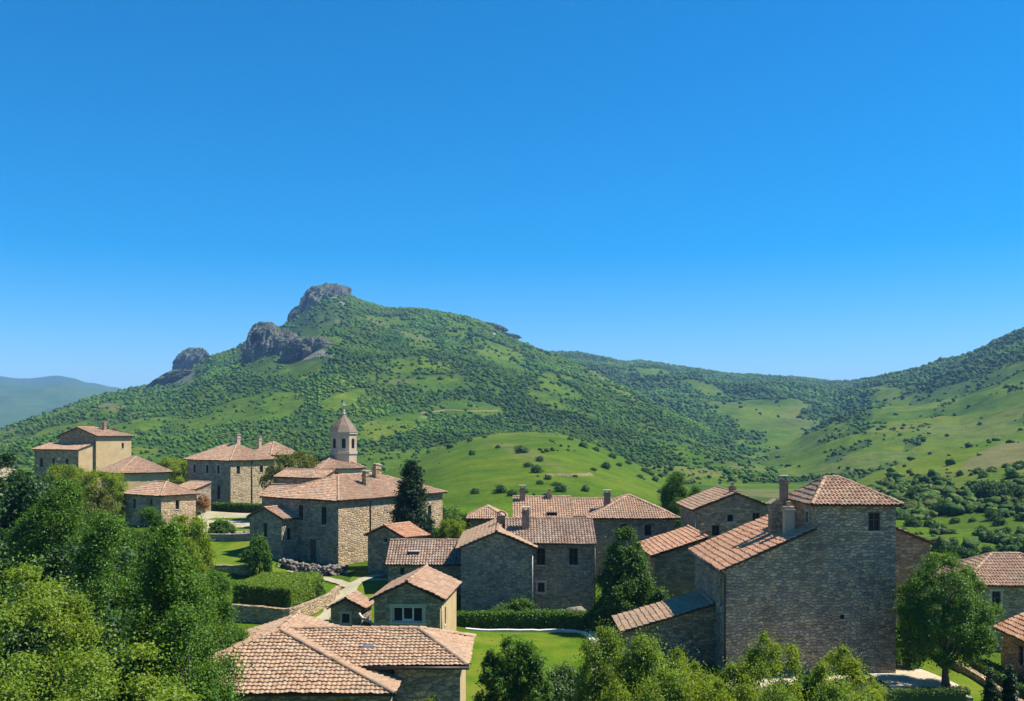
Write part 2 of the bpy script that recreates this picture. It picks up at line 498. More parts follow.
def np_mesh(name, verts, faces, mat, smooth=False, color=None, cname='cover', parent=None, link=True):
    """verts (n,3), faces (m,3 or 4) numpy -> object"""
    me = bpy.data.meshes.new(name)
    n, m, k = len(verts), len(faces), faces.shape[1]
    me.vertices.add(n)
    me.vertices.foreach_set('co', np.ascontiguousarray(verts, dtype=np.float32).ravel())
    me.loops.add(m * k)
    me.loops.foreach_set('vertex_index', np.ascontiguousarray(faces, dtype=np.int32).ravel())
    me.polygons.add(m)
    me.polygons.foreach_set('loop_start', np.arange(0, m * k, k, dtype=np.int32))
    me.polygons.foreach_set('loop_total', np.full(m, k, dtype=np.int32))
    if smooth:
        me.polygons.foreach_set('use_smooth', np.ones(m, dtype=bool))
    if color is not None:
        ca = me.color_attributes.new(name=cname, type='FLOAT_COLOR', domain='POINT')
        c4 = np.ones((n, 4), dtype=np.float32)
        c4[:, :3] = color
        ca.data.foreach_set('color', c4.ravel())
    me.materials.append(mat)
    me.update(calc_edges=True)
    me.validate()
    o = bpy.data.objects.new(name, me)
    if link:
        COL.objects.link(o)
    if parent is not None:
        o.parent = parent
    return o

# ------------------------------------------------------------------ ground heights
GP = np.array([
    (-16.5, 95, 7.1), (-9, 88, 7.1), (-11.5, 90, 7.0), (-12, 78, 6.2), (-8, 70, 5.7), (-14.5, 74, 5.7), (-12, 66, 5.4),
    (0, 75, 5.1), (5, 78, 5.1), (0, 60, 4.9), (15, 58, 5.3), (22, 60, 5.4), (25, 60, 5.3), (24, 53, 5.0), (30, 75, 3.6), (36, 78, 3.4), (30, 56, 4.6),
    (-41, 118, 8.5), (-36, 112, 8.2), (-40, 142, 9.5), (-54, 138, 9.2), (-62, 150, 9.2), (-25, 128, 9.4), (-28, 98, 7.7), (-27, 93, 7.5), (-22, 88, 6.7), (-32, 118, 8.6),
    (-23, 107, 8.4), (-21, 114, 9.0), (-22, 76, 5.6), (-25, 84, 5.6), (-28, 70, 5.4), (-15, 50, 5.0), (-10, 40, 5.0), (0, 45, 4.8), (-15, 25, 5.0), (0, 20, 6.5), (15, 30, 5.5), (15, 45, 5.2),
    (0, 2, 9.0), (-8, 5, 7.5), (8, 5, 7.5), (8, 95, 5.8), (16, 86, 5.8), (12, 78, 5.5), (0, 92, 6.0), (-4, 106, 7.0), (-12, 110, 7.6), (-60, 110, 7.0), (-60, 70, 5.0), (-45, 50, 4.5),
    (45, 60, 2.5), (60, 90, 0.5), (30, 110, 1.0), (15, 110, 4.0), (0, 125, 5.0), (-90, 160, 5.0), (-40, 170, 8.0), (40, 30, 4.0), (-40, 25, 5.0), (-75, 190, 4.0), (50, 45, 3.0)])

TERR = [(-22.2, 76.1), (-16.2, 73.4), (-14.5, 80.3), (-14.4, 85.0), (-19.0, 89.0), (-24.0, 86.5)]   # raised garden terrace

def seg_sd(px, py, poly):
    """signed distance to a polygon (negative inside)"""
    px, py = np.asarray(px, float), np.asarray(py, float)
    d = np.full(px.shape, 1e9)
    ins = np.zeros(px.shape, bool)
    n = len(poly)
    for i in range(n):
        ax, ay = poly[i]
        bx, by = poly[(i + 1) % n]
        ex, ey = bx - ax, by - ay
        t = np.clip(((px - ax) * ex + (py - ay) * ey) / (ex * ex + ey * ey), 0, 1)
        d = np.minimum(d, (px - ax - t * ex) ** 2 + (py - ay - t * ey) ** 2)
        c = ((ay > py) != (by > py)) & (px < (bx - ax) * (py - ay) / ((by - ay) if by != ay else 1e-9) + ax)
        ins ^= c
    d = np.sqrt(d)
    return np.where(ins, -d, d)

def ground_z(x, y):
    x, y = np.asarray(x, float), np.asarray(y, float)
    num = np.zeros(x.shape)
    den = np.zeros(x.shape)
    for gx, gy, gz in GP:
        w = 1.0 / ((x - gx) ** 2 + (y - gy) ** 2 + 9.0) ** 2
        num += w * gz
        den += w
    z = num / den
    far = sstep(130, 420, np.hypot(x, y))
    z = z * (1 - far) + far * (-3.0)
    k = 1 - sstep(-1.0, -0.25, seg_sd(x, y, TERR))
    z = z * (1 - k) + k * np.maximum(z, 6.9)
    return z

def gz(x, y):
    return float(ground_z(np.array([x]), np.array([y]))[0])

def at(px, py, Y):
    """the point seen at pixel (px,py) at depth Y"""
    return ((px - 512) / F * Y, Y, CZ - (py - HZ) / F * Y)

def on_ground(px, py, lo=20.0, hi=240.0):
    """where the sight line through a pixel first meets the village ground"""
    prev = None
    ys = np.linspace(lo, hi, 900)
    xs = (px - 512) / F * ys
    zs = CZ - (py - HZ) / F * ys
    d = zs - ground_z(xs, ys)
    i = int(np.argmax(d < 0)) if (d < 0).any() else len(ys) - 1
    return xs[i], ys[i], float(ground_z(xs[i:i + 1], ys[i:i + 1])[0])

# ------------------------------------------------------------------ hills: one height field seen out to the horizon
def prof(pts):
    a = np.array(pts, float)
    return lambda u: np.interp(u, a[:, 0], a[:, 1])

# every layer: skyline (px -> row), depth of the ridge, depth of the foot, exponent
LAYERS = [
    dict(name='mountain',
         sky=prof([(-1200, 470), (-500, 455), (-120, 446), (0, 431), (40, 415), (80, 402), (110, 394), (150, 387), (165, 384), (180, 376), (200, 362), (215, 356), (230, 352), (245, 344), (262, 334),
                   (280, 327), (290, 322), (302, 312), (318, 299), (335, 294), (350, 297), (365, 303), (385, 309), (420, 310), (450, 315), (480, 322), (500, 333), (520, 343), (545, 352),
                   (575, 362), (600, 374), (640, 396), (680, 420), (720, 444), (760, 468), (800, 490), (860, 520), (1000, 560)]),
         R=prof([(-1200, 700), (0, 1000), (200, 1350), (320, 1500), (480, 1450), (560, 1300), (640, 1100), (760, 850), (860, 700), (1000, 650)]),
         Rf=prof([(-1200, 260), (0, 330), (300, 420), (600, 420), (760, 400), (1000, 380)]), p=1.15, amp=20.0, wl=210.0),
    dict(name='far_ridge',
         sky=prof([(300, 470), (420, 420), (500, 375), (545, 353), (575, 352), (600, 358), (625, 362), (640, 361), (660, 364), (700, 370), (730, 375), (760, 376), (800, 378), (830, 382), (850, 381), (880, 377), (910, 374),
                   (960, 372), (1040, 376), (1200, 390), (2400, 400)]),
         R=prof([(300, 2300), (560, 2300), (850, 2300), (2400, 2400)]),
         Rf=prof([(300, 900), (700, 700), (2400, 900)]), p=1.05, amp=30.0, wl=320.0),
    dict(name='mountain_flank',
         sky=prof([(640, 520), (760, 470), (800, 440), (830, 410), (850, 392), (870, 380), (890, 374), (910, 370), (940, 361), (960, 358), (980, 350), (1000, 340), (1024, 330), (1080, 310), (1160, 290), (1300, 270), (1600, 260), (2400, 300)]),
         R=prof([(640, 900), (760, 1200), (860, 1700), (950, 1600), (1024, 1450), (1300, 1300), (2400, 1200)]),
         Rf=prof([(640, 420), (1024, 400), (2400, 300)]), p=1.0, amp=26.0, wl=230.0),
    dict(name='grassy_hill',
         sky=prof([(250, 520), (340, 492), (380, 474), (410, 461), (440, 448), (470, 438), (500, 433), (530, 431.5), (560, 433.5), (590, 442), (620, 456), (650, 470), (690, 488), (720, 502), (800, 530)]),
         R=prof([(250, 330), (500, 420), (720, 360), (800, 340)]),
         Rf=prof([(250, 122), (800, 118)]), p=0.85, amp=1.6, wl=70.0, zf=4.5),
    dict(name='hillside',
         sky=prof([(740, 530), (800, 505), (840, 488), (870, 474), (900, 463), (930, 455), (960, 447), (990, 440), (1024, 434), (1100, 420), (1300, 385), (1700, 350), (2400, 350)]),
         R=prof([(740, 260), (850, 300), (1024, 380), (1300, 380), (2400, 300)]),
         Rf=prof([(740, 105), (1024, 88), (2400, 70)]), p=0.95, amp=2.4, wl=60.0, zf=1.2),
    dict(name='distant_mountains',
         sky=prof([(-1500, 400), (-300, 384), (-80, 380), (0, 377), (20, 379), (45, 378), (60, 377), (75, 380), (90, 385), (110, 391), (150, 398), (250, 410), (400, 430), (2400, 430)]),
         R=prof([(-1500, 6500), (2400, 6500)]),
         Rf=prof([(-1500, 2600), (2400, 2600)]), p=1.1, amp=110.0, wl=900.0),
]

us = np.concatenate([np.arange(-1200, -60, 14), np.arange(-60, 1090, 2.0), np.arange(1090, 2400, 14)])
ys = np.concatenate([np.linspace(1.5, 12, 8)[:-1], 12 * np.exp(np.arange(0, math.log(9200 / 12), 0.0115))])
UU, YY = np.meshgrid(us, ys)           # rows are depth
XX = (UU - 512) / F * YY
ZG = ground_z(XX, YY)
ZG = ZG + fbm(XX / 9.0, YY / 9.0, None, 3, 3) * 0.25 * sstep(110, 160, YY)
hs = [ZG]
for i, L in enumerate(LAYERS):
    rr, rf = L['R'](us)[None, :], L['Rf'](us)[None, :]
    zr = CZ - (L['sky'](us)[None, :] - HZ) / F * rr
    zf = L.get('zf', -4.0)
    t = (YY - rf) / (rr - rf)
    s = np.clip(t, 0, 1) ** L['p']
    # soft toe
    z = zf + (zr - zf) * s
    rel = np.clip(4 * t * (1 - t), 0, 1)
    n_ = ridged(XX / L['wl'] + i * 7.7, YY / L['wl'] / 1.6 + i * 3.1, 4, 40 + i) * 0.75 + fbm(XX / L['wl'] * 2.4, YY / L['wl'] * 2.4, None, 3, 60 + i) * 0.35
    z = z + L['amp'] * n_ * rel ** 0.8
    z = np.where(t > 1, zr - (YY - rr) * 0.32, z)
    z = np.where(t < 0, -60.0, z)
    hs.append(z)
HS = np.stack(hs)
WHO = HS.argmax(0)
ZZ = HS.max(0)
PY = HZ + (CZ - ZZ) / YY * F           # picture row of every terrain vertex

# land cover --------------------------------------------------------------
wx = fbm(XX / 60, YY / 60, None, 3, 5)
wy = fbm(XX / 60, YY / 60, None, 3, 6)
def blob(cx, cy, rx, ry, rot=0.0):
    dx, dy = UU + wx * rx * 0.5 - cx, PY + wy * ry * 0.8 - cy
    c, s_ = math.cos(R(rot)), math.sin(R(rot))
    a, b = dx * c + dy * s_, -dx * s_ + dy * c
    return 1 - sstep(0.75, 1.1, np.sqrt((a / rx) ** 2 + (b / ry) ** 2))
n_for = fbm(XX / 130, YY / 190, None, 5, 11, 0.6)
n_for2 = fbm(XX / 45, YY / 60, None, 4, 12, 0.6)
forest = sstep(-0.16, 0.3, n_for * 0.8 + n_for2 * 0.55)
slope_layers = (WHO == 1) | (WHO == 2) | (WHO == 3)
forest = np.where(WHO == 1, np.maximum(forest, 0.15 + 0.85 * sstep(-0.3, 0.15, n_for + n_for2 * 0.4)), forest)
forest = np.where(WHO == 2, sstep(-0.5, -0.05, n_for * 0.7 + n_for2 * 0.6), forest)
forest = np.where(WHO == 3, sstep(-0.2, 0.12, n_for * 0.9 + n_for2 * 0.5 + 0.16), forest)
meadow = np.zeros_like(forest)
for b in [(240, 414, 74, 15, -14), (150, 425, 40, 8, -10), (300, 372, 22, 8, -10), (318, 340, 26, 8, 5), (395, 326, 40, 10, 12), (500, 355, 40, 8, 28), (560, 388, 30, 9, 18), (440, 385, 38, 8, 4), (385, 425, 45, 9, -12),
          (470, 410, 40, 7, 0), (60, 430, 40, 6, -12), (120, 405, 30, 6, -12), (345, 398, 26, 8, -20), (600, 372, 30, 6, 20), (420, 345, 22, 9, 20), (455, 335, 18, 10, 20),
          (690, 395, 40, 7, 10), (560, 405, 34, 6, 20)]:
    meadow = np.maximum(meadow, blob(*b) * (WHO == 1) * 0.9)
for b in [(757, 418, 52, 18, 12), (790, 442, 34, 13, 28), (812, 462, 26, 9, 20), (700, 388, 30, 6, 10), (650, 372, 24, 5, 8), (790, 408, 16, 9, 0)]:
    meadow = np.maximum(meadow, blob(*b) * ((WHO == 2) | (WHO == 3)))
for b in [(905, 412, 42, 18, -14), (870, 452, 34, 14, -25), (965, 390, 50, 8, -12), (940, 440, 60, 10, -20), (1000, 412, 40, 14, -16), (960, 425, 50, 14, -16), (1010, 372, 30, 6, -16), (880, 395, 20, 8, -10)]:
    meadow = np.maximum(meadow, blob(*b) * (WHO == 3) * 0.95)
forest = forest * (1 - meadow)
for b in [(975, 385, 36, 10, -18), (930, 398, 28, 8, -16), (1005, 352, 40, 10, -22), (800, 392, 40, 8, 0), (860, 420, 14, 24, 20), (700, 430, 60, 26, 38)]:
    forest = np.maximum(forest, blob(*b) * slope_layers)
forest = np.where((WHO == 4) | (WHO == 6), 0.0, forest)
forest = np.where(WHO == 6, 0.5 + 0.5 * sstep(-0.2, 0.3, fbm(XX / 500, YY / 700, None, 4, 77)), forest)
e_scrub = sstep(-0.1, 0.25, fbm(XX / 34, YY / 46, None, 4, 21) + 0.42 * sstep(470, 530, PY) - 0.25 * sstep(470, 440, PY) * 1.0)
forest = np.where(WHO == 5, e_scrub * 0.45 * sstep(468, 492, PY), forest)
vg = (WHO == 0)
forest = np.where(vg, sstep(0.0, 0.4, fbm(XX / 30, YY / 40, None, 4, 22)) * sstep(125, 200, YY) * 0.8, forest)
dry = sstep(0.15, 0.5, fbm(XX / 90, YY / 120, None, 4, 31)) * 0.8
dry = np.where(WHO == 3, np.maximum(dry * 0.6, 0), dry)
dry = np.where(WHO == 4, np.clip(dry * 0.5 + blob(525, 456, 50, 7, 20) * 0.5 + blob(600, 486, 40, 4, 8) * 0.25 + blob(480, 482, 40, 4, -10) * 0.2, 0, 1), dry)
dry = np.where(WHO == 5, np.maximum(dry * 0.5, blob(1005, 455, 45, 14, -20) * 0.9), dry)
dry = np.where(WHO == 2, np.maximum(dry * 0.5, blob(800, 420, 24, 16, 20) * 0.5), dry)
dry = np.where(WHO == 6, 0.25, dry)
dry = np.where(vg & (YY < 115), 0.15, dry)
rockm = (WHO == 1) * np.clip(0.75 * blob(505, 338, 26, 6, 35) + 0.6 * blob(345, 300, 24, 6, 15) + 0.55 * blob(300, 350, 40, 10, 10) + 0.5 * blob(185, 372, 20, 14, -40) + 0.5 * blob(440, 418, 34, 4, 0) + 0.5 * blob(500, 416, 20, 3, 0)
                            + 0.45 * blob(470, 352, 40, 6, 15) + 0.4 * blob(120, 400, 18, 5, -15), 0, 0.8)
rockm = np.where(WHO == 6, 0.05, rockm)
COVER = np.stack([forest, dry, rockm], -1).astype(np.float32)

nr, nc = UU.shape
idx = np.arange(nr * nc).reshape(nr, nc)
quads = np.stack([idx[:-1, :-1], idx[:-1, 1:], idx[1:, 1:], idx[1:, :-1]], -1).reshape(-1, 4)
owner = WHO[:-1, :-1].reshape(-1)
VV = np.stack([XX, YY, ZZ], -1).reshape(-1, 3)
CC = COVER.reshape(-1, 3)
for li, nm in enumerate(['ground'] + [L['name'] for L in LAYERS]):
    q = quads[owner == li]
    if not len(q):
        continue
    used = np.unique(q)
    remap = np.full(nr * nc, -1)
    remap[used] = np.arange(len(used))
    o = np_mesh(nm, VV[used], remap[q], M['terrain'], smooth=True, color=CC[used])
    tag(o, kind='structure')

# haze: one even box of air round everything --------------------------------
hz = NT('air')
pv = hz.n('ShaderNodeVolumePrincipled')
pv.inputs['Color'].default_value = (0.28, 0.56, 1.0, 1)
pv.inputs['Density'].default_value = 0.00013
pv.inputs['Anisotropy'].default_value = 0.0
hz.l(pv.outputs[0], hz.out.inputs['Volume'])
zmin, zmax = float(VV[:, 2].min()) - 1.5, float(VV[:, 2].max()) + 40
hb = MB()
hb.box(-14000, 18500, -60, 9400, zmin, zmax)
tag(hb.build('haze', hz.m), kind='stuff')

def terrain_z(x, y):
    """height of the finished terrain at a point (bilinear)"""
    u = x / y * F + 512
    j = np.clip(np.searchsorted(us, u) - 1, 0, nc - 2)
    i = np.clip(np.searchsorted(ys, y) - 1, 0, nr - 2)
    fu = (u - us[j]) / (us[j + 1] - us[j])
    fy = (y - ys[i]) / (ys[i + 1] - ys[i])
    return ZZ[i, j] * (1 - fu) * (1 - fy) + ZZ[i, j + 1] * fu * (1 - fy) + ZZ[i + 1, j] * (1 - fu) * fy + ZZ[i + 1, j + 1] * fu * fy

def hill_point(px, py, layer):
    """point of a hill seen at a pixel: first terrain row of that layer at or above the pixel row"""
    j = int(np.clip(np.searchsorted(us, px), 0, nc - 1))
    ok = (WHO[:, j] == layer) | ((layer == 5) & (WHO[:, j] == 0) & (ys > 84))
    rows = np.where(ok & (PY[:, j] <= py))[0]
    if not len(rows):
        rows = np.where(WHO[:, j] == layer)[0][-1:]
    y = ys[rows[0]]
    x = (px - 512) / F * y
    return x, y, float(terrain_z(x, y))

# ------------------------------------------------------------------ woods (nobody could count them)
def ico(sub):
    bm = bmesh.new()
    bmesh.ops.create_icosphere(bm, subdivisions=sub, radius=1.0)
    v = np.array([p.co[:] for p in bm.verts])
    f = np.array([[l.index for l in p.verts] for p in bm.faces])
    bm.free()
    return v, f
ICO1, ICO2, ICO3 = ico(1), ico(2), ico(3)

def blobs(name, P, S, T, base, lumps=0.35, seed=0):
    """one mesh of many bumpy crowns: P centres, S sizes, T tints"""
    v, f = base
    n, k = len(P), len(v)
    r_ = np.random.default_rng(seed)
    dis = 1 + lumps * (r_.random((n, k)) * 2 - 1)
    az = r_.random(n) * 6.283
    c, s = np.cos(az), np.sin(az)
    vx = v[None, :, 0] * dis
    vy = v[None, :, 1] * dis
    vz = v[None, :, 2] * dis
    sx = S * r_.uniform(0.85, 1.25, n)
    sy = S * r_.uniform(0.85, 1.25, n)
    sz = S * r_.uniform(0.65, 1.05, n)
    X = (vx * c[:, None] - vy * s[:, None]) * sx[:, None] + P[:, 0:1]
    Y = (vx * s[:, None] + vy * c[:, None]) * sy[:, None] + P[:, 1:2]
    Z = vz * sz[:, None] + P[:, 2:3] + sz[:, None] * 0.55
    V = np.stack([X, Y, Z], -1).reshape(-1, 3)
    Fc = (f[None] + (np.arange(n) * k)[:, None, None]).reshape(-1, 3)
    C = np.repeat(T, k, 0)
    o = np_mesh(name, V, Fc, M['canopy'], smooth=True, color=C, cname='tint')
    return tag(o, kind='stuff')

def scatter(mask_layers, n, dens, umin, umax, ymin, ymax, seed):
    r_ = np.random.default_rng(seed)
    du = np.diff(us)
    ok = np.isin(WHO, mask_layers) & (UU >= umin) & (UU <= umax) & (YY >= ymin) & (YY <= ymax)
    area = np.zeros_like(UU)
    area[:-1, :-1] = (du[None, :] / F * YY[:-1, :-1]) * np.diff(ys)[:, None]
    w = (area * dens * ok).ravel()
    tot = w.sum()
    pick = r_.choice(len(w), n, p=w / tot)
    i, j = np.unravel_index(pick, UU.shape)
    i, j = np.clip(i, 0, nr - 2), np.clip(j, 0, nc - 2)
    u = us[j] + r_.random(n) * (us[j + 1] - us[j])
    y = ys[i] + r_.random(n) * (ys[i + 1] - ys[i])
    x = (u - 512) / F * y
    return np.stack([x, y, terrain_z(x, y)], -1), tot

def tints(n, seed, lo=(0.022, 0.056, 0.020), hi=(0.075, 0.135, 0.034)):
    r_ = np.random.default_rng(seed)
    k = r_.random((n, 1)) ** 1.6
    t = np.array(lo) * (1 - k) + np.array(hi) * k
    return t * r_.uniform(0.85, 1.15, (n, 3))

def patchy(P, T, seed):
    q = fbm(P[:, 0] / 70, P[:, 1] / 90, None, 3, seed)[:, None]
    return T * (1 + 0.55 * q) * (1 + np.array([0.35, 0.1, 0.0]) * fbm(P[:, 0] / 25, P[:, 1] / 30, None, 2, seed + 1)[:, None])

CRAGS = [(317, 311, 62, 46), (272, 348, 96, 58), (306, 356, 60, 26), (187, 365, 46, 36), (178, 381, 34, 22)]
clear = np.ones_like(forest)
for (cx_, cy_, cw, ch) in CRAGS:
    clear *= 1 - 0.93 * sstep(1.15, 0.85, np.sqrt(((UU - cx_) / (cw * 0.5)) ** 2 + ((PY - cy_) / (ch * 0.55)) ** 2)) * (WHO == 1)
fd = (np.clip(forest, 0, 1) ** 1.1 * 0.75 + 0.07 * sstep(-0.2, 0.3, n_for2) + 0.012) * clear * (1 - np.where(WHO == 1, 0.62, 0.9) * meadow)
fd = fd * (0.35 + 0.65 * sstep(-0.25, 0.2, fbm(XX / 22, YY / 30, None, 3, 90)))
def wood_size(P, seed, a, b):
    r_ = np.random.default_rng(seed)
    return 0.7 * (a + (b - a) * r_.random(len(P)) ** 2.2) * np.clip(P[:, 1] / 1200, 0.5, 1.15)
P_, tot = scatter([1], 92000, fd, -110, 1140, 330, 1700, 1)
blobs('mountain_woods', P_, wood_size(P_, 2, 0.9, 4.2), patchy(P_, tints(len(P_), 3, (0.044, 0.100, 0.011), (0.084, 0.152, 0.015)), 201), ICO1, 0.55, 4)
P_, tot = scatter([2, 3], 100000, fd, 420, 1200, 380, 2350, 5)
blobs('far_woods', P_, wood_size(P_, 6, 1.3, 4.6), patchy(P_, tints(len(P_), 7, (0.040, 0.092, 0.012), (0.076, 0.140, 0.016)), 203), ICO1, 0.55, 8)
P_, tot = scatter([0], 420, (forest > 0.12) * 1.0 * sstep(140, 230, YY) * (UU < 420), -80, 1120, 130, 420, 9)
blobs('valley_scrub', P_, np.random.default_rng(10).uniform(0.6, 1.8, len(P_)), tints(len(P_), 11, (0.03, 0.07, 0.02), (0.09, 0.16, 0.04)), ICO2, 0.3, 12)

# crags ---------------------------------------------------------------------
def crag(px, py, w, h, Y, seed, cut=-0.6, depth=1.0, lean=0.0):
    v, f = ico(6)
    hw, hh = w / F * Y / 2, h / F * Y / 2
    x, y, z = at(px, py, Y)
    d = fbm(v[:, 0] * 2.0 + seed, v[:, 1] * 2.0, v[:, 2] * 0.9, 5, seed) * 0.42 - np.abs(fbm(v[:, 0] * 5, v[:, 1] * 5, v[:, 2] * 1.6 + seed, 4, seed + 3)) * 0.42 + 0.06 + np.abs(fbm(v[:, 0] * 3, v[:, 1] * 3, v[:, 2] * 9 + seed, 3, seed + 5)) * 0.10
    p = v * (1 + d)[:, None]
    lo = p[:, 0] < cut
    p[lo, 0] = cut + (p[lo, 0] - cut) * 0.22 + fbm(p[lo, 1] * 5, p[lo, 2] * 1.4, None, 3, seed + 9) * 0.12
    p[:, 0] += p[:, 2] * lean
    q = np.stack([p[:, 0] * hw + x, p[:, 1] * hw * depth + y, p[:, 2] * hh + z], -1)
    o = np_mesh('rock_outcrop', q, f, M['rock'], smooth=True)
    tag(o, kind='structure')
    return o
def crag_at(px, py, w, h, seed, push=0.0, **kw):
    x, y, z = hill_point(px, py + h * 0.2, 1)
    crag(px, py, w, h, y + push, seed, **kw)
crag(319, 308, 58, 44, 1492, 3, -0.5, 0.9, 0.25)
crag(300, 317, 28, 20, 1474, 5, -0.6, 0.9, 0.3)
crag(263, 335, 36, 24, 1408, 19, -0.5, 0.8, 0.1)
crag_at(262, 350, 60, 48, 11, 40, cut=-0.4, depth=0.7, lean=0.2)
crag_at(303, 353, 54, 30, 23, 12, cut=-0.6, depth=0.6, lean=0.2)
crag_at(189, 362, 36, 26, 31, 16, cut=-0.6, depth=0.9, lean=0.35)
crag_at(172, 380, 36, 20, 47, 10, cut=-0.6, depth=0.9, lean=0.8)
crag(494, 327, 20, 9, 1445, 53, -0.8, 0.6, -0.8)
crag(505, 335, 22, 7, 1430, 57, -0.8, 0.6, -1.0)

# ------------------------------------------------------------------ buildings
class House:
    def __init__(self, name, label, loc, rot=0.0, cat='house', group=None):
        self.e = empty(name, loc, R(rot))
        tag(self.e, label, cat, group)
        self.loc, self.rot = loc, rot
    # ---- walls of one block, with real openings
    def block(self, x0, x1, y0, y1, zb, zt, mat, roof=None, rise=0.0, low=None, sides='fblr', ops=None, name='wall', mats=None):
        """roof: None | 'gx' ridge along x | 'gy' ridge along y | 'mono' (low = l/r/f/b)"""
        ops = ops or {}
        w = MB()
        C = {'f': ((x0, y0), (x1, y0)), 'r': ((x1, y0), (x1, y1)), 'b': ((x1, y1), (x0, y1)), 'l': ((x0, y1), (x0, y0))}
        off = {'f': x0, 'r': 63.3 + y0, 'b': 129.7 - x1, 'l': 241.1 - y1}
        for s in 'frbl':
            if s not in sides:
                continue
            A, B = C[s]
            L = math.hypot(B[0] - A[0], B[1] - A[1])
            dx, dy = (B[0] - A[0]) / L, (B[1] - A[1]) / L
            nx, ny = dy, -dx
            mi = 0
            if mats and s in mats:
                mi = mats[s]
            hole = [tuple(o[:4]) for o in ops.get(s, [])]
            ub = sorted({0.0, L, *[h[0] for h in hole], *[h[1] for h in hole]})
            zbk = sorted({zb, zt, *[h[2] for h in hole], *[h[3] for h in hole]})
            P = lambda u, z, d=0.0: (A[0] + dx * u - nx * d, A[1] + dy * u - ny * d, z)
            U = lambda u, z: (u + off[s], z)
            for i in range(len(ub) - 1):
                for k in range(len(zbk) - 1):
                    ua, ub_, za, zb_ = ub[i], ub[i + 1], zbk[k], zbk[k + 1]
                    um, zm = (ua + ub_) / 2, (za + zb_) / 2
                    if any(h[0] < um < h[1] and h[2] < zm < h[3] for h in hole):
                        continue
                    w.face([P(ua, za), P(ub_, za), P(ub_, zb_), P(ua, zb_)], [U(ua, za), U(ub_, za), U(ub_, zb_), U(ua, zb_)], mi)
            d = 0.22
            for (a, b, c, e) in hole:
                for q in ([(a, c, 0), (a, e, 0), (a, e, d), (a, c, d)], [(b, e, 0), (b, c, 0), (b, c, d), (b, e, d)],
                          [(b, c, 0), (a, c, 0), (a, c, d), (b, c, d)], [(a, e, 0), (b, e, 0), (b, e, d), (a, e, d)]):
                    w.face([P(*t) for t in q], [(t[0] + t[2] + off[s], t[1] + t[2]) for t in q], mi)
            # gable or sloping top
            top = None
            if roof == 'gx' and s in 'lr' or roof == 'gy' and s in 'fb':
                top = [(0, zt), (L, zt), (L / 2, zt + rise)]
            if roof == 'mono':
                hi = {'l': 'r', 'r': 'l', 'f': 'b', 'b': 'f'}[low]
                if s == hi:
                    top = [(0, zt), (L, zt), (L, zt + rise), (0, zt + rise)]
                elif s != low:
                    order = 'frbl'
                    nxt = order[(order.index(s) + 1) % 4]
                    top = [(0, zt), (L, zt), (L, zt + rise)] if nxt == hi else [(0, zt), (L, zt), (0, zt + rise)]
            if top:
                w.face([P(*t) for t in top], [U(*t) for t in top], mi)
        ml = [mat]
        if mats:
            ml = mats['list']
        o = w.build(name, ml, self.e)
        # windows and doors set into the openings
        for s in ops:
            A, B = C[s]
            L = math.hypot(B[0] - A[0], B[1] - A[1])
            dx, dy = (B[0] - A[0]) / L, (B[1] - A[1]) / L
            for op in ops[s]:
                self.opening(A, (dx, dy), op)
        return o
    def opening(self, A, d, op):
        u0, u1, z0, z1 = op[:4]
        st = op[4] if len(op) > 4 else 'dark'
        dx, dy = d
        nx, ny = dy, -dx
        T = lambda u, dep, z: (A[0] + dx * u - nx * dep, A[1] + dy * u - ny * dep, z)
        def bx(mb, ua, ub, da, db, za, zb, mi=0):
            p = [T(u, dp, z) for z in (za, zb) for dp in (da, db) for u in (ua, ub)]
            mb.mesh(p, [(0, 1, 5, 4), (1, 3, 7, 5), (3, 2, 6, 7), (2, 0, 4, 6), (4, 5, 7, 6), (2, 3, 1, 0)], None, mi)
        fr = MB()
        door = st in ('door', 'doorarch')
        fm = M['frame_white'] if st == 'white' else M['wood_frame']
        w = 0.055 if st != 'white' else 0.07
        da, db = 0.10, 0.17
        bx(fr, u0, u0 + w, da, db, z0, z1)
        bx(fr, u1 - w, u1, da, db, z0, z1)
        bx(fr, u0 + w, u1 - w, da, db, z1 - w, z1)
        bx(fr, u0 + w, u1 - w, da, db, z0, z0 + w)
        if st == 'white':
            for k in (1, 2):
                uc = u0 + (u1 - u0) * k / 3
                bx(fr, uc - 0.05, uc + 0.05, da, db, z0 + w, z1 - w)
            bx(fr, u0 + (u1 - u0) / 3 + 0.05, u0 + (u1 - u0) * 2 / 3 - 0.05, da + 0.02, db - 0.01, z0 + w, z0 + 0.2)
        elif not door and u1 - u0 > 0.5:
            uc = (u0 + u1) / 2
            bx(fr, uc - 0.025, uc + 0.025, da + 0.01, db - 0.01, z0 + w, z1 - w)
            if z1 - z0 > 1.0:
                zc = z0 + (z1 - z0) * 0.6
                bx(fr, u0 + w, uc - 0.025, da + 0.015, db - 0.015, zc - 0.02, zc + 0.02)
                bx(fr, uc + 0.025, u1 - w, da + 0.015, db - 0.015, zc - 0.02, zc + 0.02)
        if door:
            for k in range(5):
                a = u0 + w + (u1 - u0 - 2 * w) * k / 5
                b = u0 + w + (u1 - u0 - 2 * w) * (k + 1) / 5
                bx(fr, a + 0.004, b - 0.004, 0.12, 0.155, z0 + w, z1 - w)
        f = fr.build('door' if door else 'window', fm, self.e)
        if not door:
            g = MB()
            bx(g, u0 + w * 0.5, u1 - w * 0.5, 0.185, 0.2, z0 + w * 0.5, z1 - w * 0.5)
            g.build('pane', M['glass'], f)
        else:
            g = MB()
            bx(g, u1 - w - 0.12, u1 - w - 0.07, 0.08, 0.12, z0 + 0.95, z0 + 1.08)
            g.build('handle', M['iron'], f)
